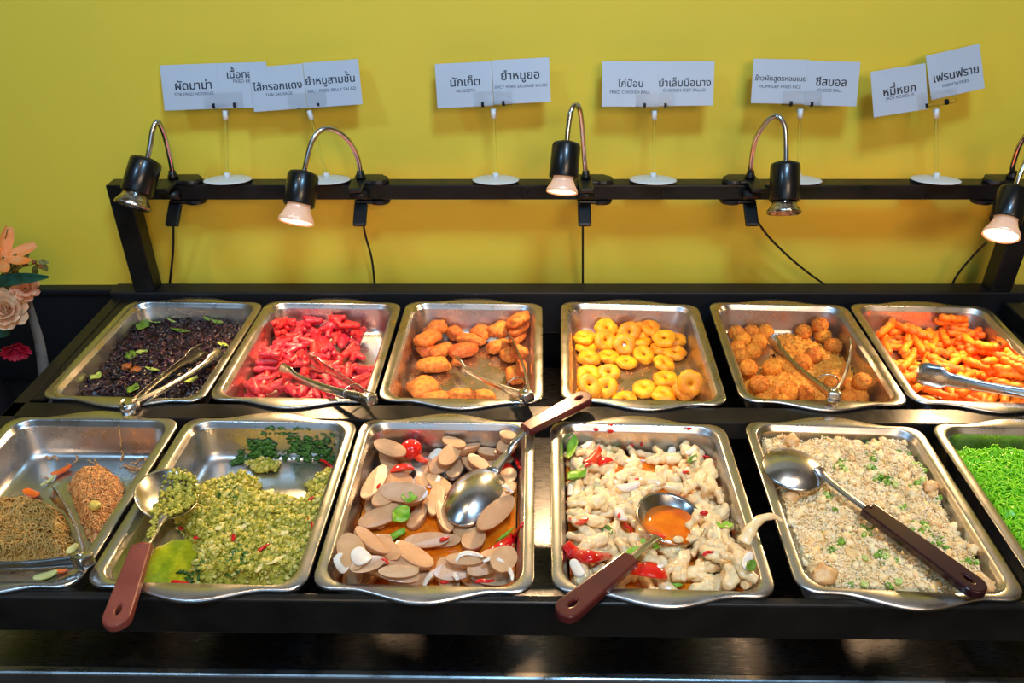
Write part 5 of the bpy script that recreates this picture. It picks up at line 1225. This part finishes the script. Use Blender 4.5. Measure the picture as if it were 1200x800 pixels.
def stand_sign(label, bx, by, jx, jy, roll, cards, clip_roll=None):
    """bx,by base pixel on the bar; jx,jy clip pixel; cards: (px,py centre, w px, h px, roll deg, thai, english, label, thai_size, eng_size, thai dx,dy, eng dx,dy)"""
    base = at_y(bx, by, BARY); base.z = BARZ + .01375 + .0040
    o = thing('sign_stand', label, 'sign stand', base, 'clear clip stands on the bar', rot=(0, 0, 0))
    Rx = Matrix.Rotation(-TILT, 4, 'X')
    V, Fc = lathe([(.001, .0052), (.010, .0048), (.030, .0030), (.041, .0012), (.0425, 0), (.041, -.0008), (.001, -.0008)], 48, False, False); mk('base', xf(V, Rx), Fc, M['white_plastic'], o)
    V, Fc = lathe([(.0055, .003), (.0055, .011), (.0045, .013)], 20); mk('collar', xf(V, Rx), Fc, M['white_plastic'], o)
    up = Vector((0, math.sin(TILT), math.cos(TILT))); Rc = Matrix.Rotation(-math.radians(21), 4, 'X')
    Yj = BARY + .10 * math.tan(TILT) * .9; J = at_y(jx, jy, Yj) - base
    V, Fc = tube([up * .010, J - (J - up * .01).normalized() * .012], .0028, 12); mk('stem', V, Fc, M['clear'], o)
    dj = (J - up * .01).normalized()
    V, Fc = tube([J - dj * .018, J - dj * .002], .0046, 14); mk('joint', V, Fc, M['white_plastic'], o)
    rl = math.radians(roll if clip_roll is None else clip_roll); Mc = Matrix.Translation(J) @ Rc @ Matrix.Rotation(rl, 4, 'Y').inverted()
    V, Fc = box(.066, .0018, .026, .0006, 1, (0, -.0058, .014)); mb = MB().add(V, Fc)
    mb.add(*box(.066, .0018, .018, .0006, 1, (0, .0046, .011))); mk('clip_plate', xf(mb.V(), Mc), mb.f, M['clear'], o, False)
    V, Fc = tube([(-.033, -.0012, .006), (.033, -.0012, .006)], .0032, 10); mk('clip_hinge', xf(V, Mc), Fc, M['clear'], o)
    mb = MB(); mb.add(*box(.012, .004, .012, .001, 1, (0, 0, -.002))); V, Fc = lathe([(.004, -.010), (.010, 0.0)], 4); mb.add(xf(V, Matrix.Translation((0, 0, 0))) * np.array([1, .35, 1]), Fc); mk('clip_neck', xf(mb.V(), Mc), mb.f, M['clear'], o, False)
    for s in (-1, 1):
        P = [(s * .018 + .0045 * (i / 36 - .5), -.0012 + .0044 * math.cos(i * .9), .006 + .0044 * math.sin(i * .9)) for i in range(37)]
        V, Fc = tube(P, .0007, 6); mk('spring', xf(V, Mc), Fc, M['spring'], o)
    for (cx, cy, w, h, rr, th, en, lab, tw, ew, tpx, tpy, epx, epy, dy) in cards:
        Jw = J + base; P = at_y(cx, cy, Jw.y + .015); Yc = Jw.y + (P.z - Jw.z) * math.tan(math.radians(21)) - .0030 + dy; P = at_y(cx, cy, Yc); dep = P.y * CP + (CAMZ - P.z) * SP; k = dep / F
        c = thing('menu_card', lab, 'menu card', P, 'menu cards in the clip stands'); ra = math.radians(rr); R_ = Rc.copy() @ Matrix.Rotation(-ra, 4, 'Y')
        c.rotation_euler = R_.to_euler()
        V, Fc = box(w * k, .0006, h * k / .98, .0002, 1); mk('card', V, Fc, M['paper'], c, False)
        for body, wd, m, qx, qy, nm in ((th, tw, 'ink', tpx, tpy, 'thai_lettering'), (en, ew, 'grey_ink', epx, epy, 'english_lettering')):
            dx, dz = qx - cx, cy - qy; dx, dz = dx * math.cos(ra) + dz * math.sin(ra), -dx * math.sin(ra) + dz * math.cos(ra)
            me = text_me(body, 1.0, M[m], 2 if m == 'ink' else 1); t = ob(nm, me, c)
            xs = [v.co.x for v in me.vertices]; ys = [v.co.y for v in me.vertices]; sc = wd * k / (max(xs) - min(xs)); mx, my = (max(xs) + min(xs)) / 2, (max(ys) + min(ys)) / 2
            me.transform(Matrix.Diagonal((sc, sc, 1, 1)) @ Matrix.Translation((-mx, -my, 0)))
            t.location = (dx * k, -.00042, dz * k); t.rotation_euler = (math.pi / 2, 0, 0)
    return o
stand_sign('clip stand at the left end of the bar holding a slightly crumpled pair of cards', 267, 211, 264, 128, 2, [
    (223, 102, 66, 50, 2.2, 'ผัดมาม่า', 'STIR-FRIED NOODLES', 'creased white card reading STIR-FRIED NOODLES', 43, 46, 226.7, 99, 227, 109.8, 0),
    (284, 100, 60, 50, 1.6, 'เนื้อทอด', 'FRIED BEEF', 'white card reading FRIED BE, partly hidden by the sausage card', 37, 25, 285, 85.5, 286, 95, .0009)])
stand_sign('clip stand behind the looping lamp holding the sausage and belly salad cards', 383, 211, 362, 128, 4.5, [
    (326, 103, 63, 49, 4.2, 'ไส้กรอกแดง', 'THAI SAUSAGE', 'white card reading THAI SAUSAGE', 58, 32, 325, 100, 326.5, 110, -.0022),
    (390, 98, 65, 50, 4.0, 'ยำหมูสามชั้น', 'SPICY PORK BELLY SALAD', 'white card reading SPICY PORK BELLY SALAD', 58, 57, 387, 93, 388.5, 105, -.0018)])
stand_sign('clip stand in the middle of the bar holding the nuggets cards', 581, 211, 578, 126, 2.8, [
    (544, 99.5, 66, 49, 2.8, 'นักเก็ต', 'NUGGETS', 'white card reading NUGGETS', 35, 22, 545, 95, 545.6, 106, 0),
    (611, 95, 67, 49, 2.8, 'ยำหมูยอ', 'SPICY PORK SAUSAGE SALAD', 'white card reading SPICY PORK SAUSAGE SALAD', 45, 62, 609.6, 89.3, 610.4, 100.7, -.0004)])
stand_sign('clip stand right of the middle lamp holding the chicken cards', 765, 213, 767, 128, 0, [
    (739, 98.5, 67, 50, 0, 'ไก่ป๊อบ', 'FRIED CHICKEN BALL', 'white card reading FRIED CHICKEN BALL', 30, 47, 738.7, 97, 738.5, 107.5, 0),
    (804, 98, 65, 49, .6, 'ยำเล็บมือนาง', 'CHICKEN FEET SALAD', 'white card reading CHICKEN FEET SALAD', 61, 50, 802.5, 96, 802, 105.4, -.0004)])
stand_sign('clip stand behind the right unlit lamp holding the rice cards', 934, 214, 938, 126, -1.2, [
    (914, 95.5, 65, 49, -1.0, 'ข้าวผัดสูตรหอมเนย', 'HOMNUEY FRIED RICE', 'white card reading FRIED RICE beside the cheese ball card', 60, 49, 914.7, 92.5, 914.4, 101.3, 0),
    (975, 98, 62, 49, -1.4, 'ชีสบอล', 'CHEESE BALL', 'white card reading CHEESE BALL', 36, 29, 973.7, 95.5, 973, 105.6, -.0004)])
stand_sign('clip stand near the right end of the bar holding two tilted cards', 1095, 215, 1097, 126, 10.5, [
    (1054, 106, 64, 51, 8.8, 'หมี่หยก', 'JADE NOODLES', 'tilted white card reading JADE NOODLES', 38, 33, 1053.7, 103, 1055, 113.5, 0),
    (1119.5, 84.5, 63, 50, 12.5, 'เฟรนฟราย', 'FRENCH FRIES', 'tilted white card reading FRENCH FRIES', 53, 31, 1120.4, 86, 1121, 97, 0)], 10.5)

# ------------------------------------------------------------------ side table and flowers at the left edge
tb = thing('side_table', 'black side table beyond the left end of the buffet counter', 'table', (-1.36, 1.08, 0))
V, Fc = box(1.08, .64, .035, .004); mk('table_top', V, Fc, M['wains'], tb, False, (0, 0, .64))
for x in (-.5, .5):
    for y in (-.28, .28): V, Fc = box(.05, .05, .6225, .004); mk('leg', V, Fc, M['black_matte'], tb, False, (x, y, .31125))
M['petal_cream'] = mat('cream_petal', srgb(236, 206, 168), srgb(226, 168, 126), rough=.6, ns=50, sss=.2)
M['petal_peach'] = mat('peach_petal', srgb(232, 170, 130), srgb(216, 140, 104), rough=.6, ns=50, sss=.2)
M['petal_orange'] = mat('orange_petal', srgb(240, 128, 48), srgb(226, 150, 90), rough=.55, ns=40, sss=.2)
M['petal_pink'] = mat('pink_petal', srgb(206, 36, 74), srgb(170, 22, 54), rough=.6, ns=60, sss=.2)
M['dark_leaf'] = mat('dark_leaf', srgb(22, 58, 46), srgb(34, 76, 54), rough=.35, ns=30)
M['olive_leaf'] = mat('olive_leaf', srgb(96, 98, 40), srgb(120, 112, 52), rough=.5, ns=60)
M['stem'] = mat('flower_stem', srgb(70, 90, 40), rough=.6)
M['ribbon'] = mat('grey_ribbon', srgb(112, 108, 102), srgb(98, 95, 90), rough=.5, ns=20)
M['vase'] = mat('dark_vase', srgb(34, 30, 34), rough=.3)
vb = Vector((-.985, 1.20, .6575))
fl = thing('flower_arrangement', 'artificial flowers with cream peony, orange lily and grey ribbon at the left edge', 'flowers', vb)
V, Fc = lathe([(.045, 0), (.055, .01), (.06, .06), (.045, .12), (.038, .15), (.044, .16), (.040, .158), (.034, .148), (.03, .05), (.001, .02)], 32, True, False); mk('vase', V, Fc, M['vase'], fl)
FL = lambda px, py, Y: at_y(px, py, Y) - vb
def petals(name, c, nrm, rings, m, seed, cup=.5):
    """layers of cupped petals; rings: (count, length, width, opening angle)"""
    mb = MB(); q = random.Random(seed); Mb = basis(Vector(nrm).orthogonal(), nrm, c)
    for cnt, L, W, op in rings:
        for k in range(cnt):
            a = 2 * math.pi * k / cnt + q.uniform(-.2, .2); o_ = op + q.uniform(-.12, .12); V = []; Fc = []; nx, ny = 8, 7
            for s in (0, 1):
                for i in range(nx):
                    t = i / (nx - 1); w = W * math.sin(math.pi * (.12 + .74 * t)) ** .8; bend = o_ + cup * (.5 - t)
                    for j in range(ny):
                        u = j / (ny - 1) * 2 - 1; r = L * t * math.sin(o_) + .002; z = L * t * math.cos(o_) - cup * L * .25 * t * t * math.sin(o_) * 0 + .3 * W * u * u * .5 * (1 if op < 1.2 else .6)
                        V.append((r - cup * L * .3 * t * t * math.cos(o_), u * w / 2, z + cup * L * .30 * t * t * math.sin(o_) * .6 + .0015 * math.sin(7 * u + k) * t + s * .0007))
            n = nx * ny
            for i in range(nx - 1):
                for j in range(ny - 1):
                    f = (i * ny + j, (i + 1) * ny + j, (i + 1) * ny + j + 1, i * ny + j + 1); Fc.append(f[::-1]); Fc.append(tuple(n + v for v in f))
            mb.add(xf(xf(V, Matrix.Rotation(a, 4, 'Z')), Mb), Fc)
    return mb.obj(name, M[m], fl)
cam_dir = Vector((.25, -.85, .45))
pe = FL(8, 362, 1.20); petals('peony', pe, cam_dir, [(5, .016, .016, .25), (6, .022, .022, .5), (7, .028, .026, .8), (8, .033, .030, 1.1), (8, .036, .032, 1.4)], 'petal_cream', 3)
sb = FL(30, 338, 1.215); petals('small_blossom', sb, Vector((.5, -.7, .5)), [(5, .014, .014, .5), (7, .020, .016, 1.0), (7, .022, .016, 1.4)], 'petal_peach', 4)
li = FL(4, 302, 1.22); petals('lily', li, Vector((.55, -.35, .75)), [(6, .052, .020, 1.15)], 'petal_orange', 5, .7)
ca = FL(18, 406, 1.20); petals('carnation', ca, Vector((.3, -.8, -.4)), [(7, .016, .012, .3), (9, .022, .014, .7), (10, .026, .014, 1.1)], 'petal_pink', 6, .2)
for nm, a_, b_, W, m in (('leaf', FL(-30, 332, 1.21), FL(56, 324, 1.20), .022, 'dark_leaf'), ('leaf', FL(-10, 386, 1.21), FL(12, 392, 1.20), .020, 'dark_leaf'), ('leaf', FL(26, 312, 1.23), FL(34, 298, 1.23), .012, 'olive_leaf'), ('leaf', FL(40, 322, 1.23), FL(44, 310, 1.23), .012, 'olive_leaf'), ('leaf', FL(50, 308, 1.23), FL(55, 318, 1.23), .011, 'olive_leaf'), ('leaf', FL(44, 306, 1.23), FL(57, 308, 1.23), .010, 'olive_leaf')):
    me = leaf_mesh('leaf', (b_ - a_).length, W, M[m], -.12, int(W * 1e4), 15, 7, .0008); o = ob('leaf', me, fl); o.matrix_basis = basis(b_ - a_, Vector((.1, -.75, .6)), (a_ + b_) / 2)
mb = MB()
for k in range(160):
    V, Fc = blob((.004, .0026, .0026), 1, .4, 2, k, 2); p = FL(R.uniform(-25, 24), R.gauss(312, 7), 1.235 + R.uniform(-.01, .01)); mb.add(xf(V, Matrix.Translation(p) @ rot_rand(R, 1.5)), Fc)
mb.obj('filler_sprig', M['olive_leaf'], fl)
mb = MB()
for p in ((30, 310), (40, 307), (47, 312)):
    V, Fc = blob((.004, .004, .004), 2, .1, 2, 1); mb.add(V + np.array(FL(p[0], p[1], 1.228)), Fc)
V, Fc = tube([FL(10, 322, 1.235), FL(28, 312, 1.23), FL(40, 309, 1.23), FL(54, 311, 1.23)], .0009, 6); mb.add(V, Fc); mb.obj('berry_sprig', M['brownbit'], fl)
V, Fc = tube(smooth_path([FL(-6, 300, 1.235), FL(4, 285, 1.24), FL(9, 268, 1.24)], 10), .0008, 6); mk('grass_blade', V, Fc, M['olive_leaf'], fl)
for c in (pe, sb, li, ca, FL(-5, 320, 1.235), FL(-20, 340, 1.22)):
    V, Fc = tube(smooth_path([c + Vector((-.004, .006, -.002)), (c + Vector((0, 0, .15))) * .5 + Vector((-.02, .015, 0)), Vector((0, 0, .155)), Vector((0, 0, .05))], 16), .0016, 7); mk('stem', V, Fc, M['stem'], fl)
P = smooth_path([FL(30, 345, 1.215), FL(38, 375, 1.215), FL(46, 405, 1.21), FL(52, 450, 1.20), FL(53, 480, 1.19)], 20); V = []; Fc = []
for q in (0, 1):
    for i, p in enumerate(P):
        w_ = .006 + .007 * i / 20
        for u in (-1, 0, 1): V.append(p + Vector((u * w_, .002 * u * u + .001 * q, 0)))
for i in range(20):
    for j in range(2): f = (i * 3 + j, (i + 1) * 3 + j, (i + 1) * 3 + j + 1, i * 3 + j + 1); Fc.append(f); Fc.append(tuple(63 + k for k in f[::-1]))
    for j in (0, 2): f = (i * 3 + j, 63 + i * 3 + j, 63 + (i + 1) * 3 + j, (i + 1) * 3 + j); Fc.append(f if j == 0 else f[::-1])
mk('ribbon', np.array([tuple(v) for v in V]), Fc, M['ribbon'], fl)
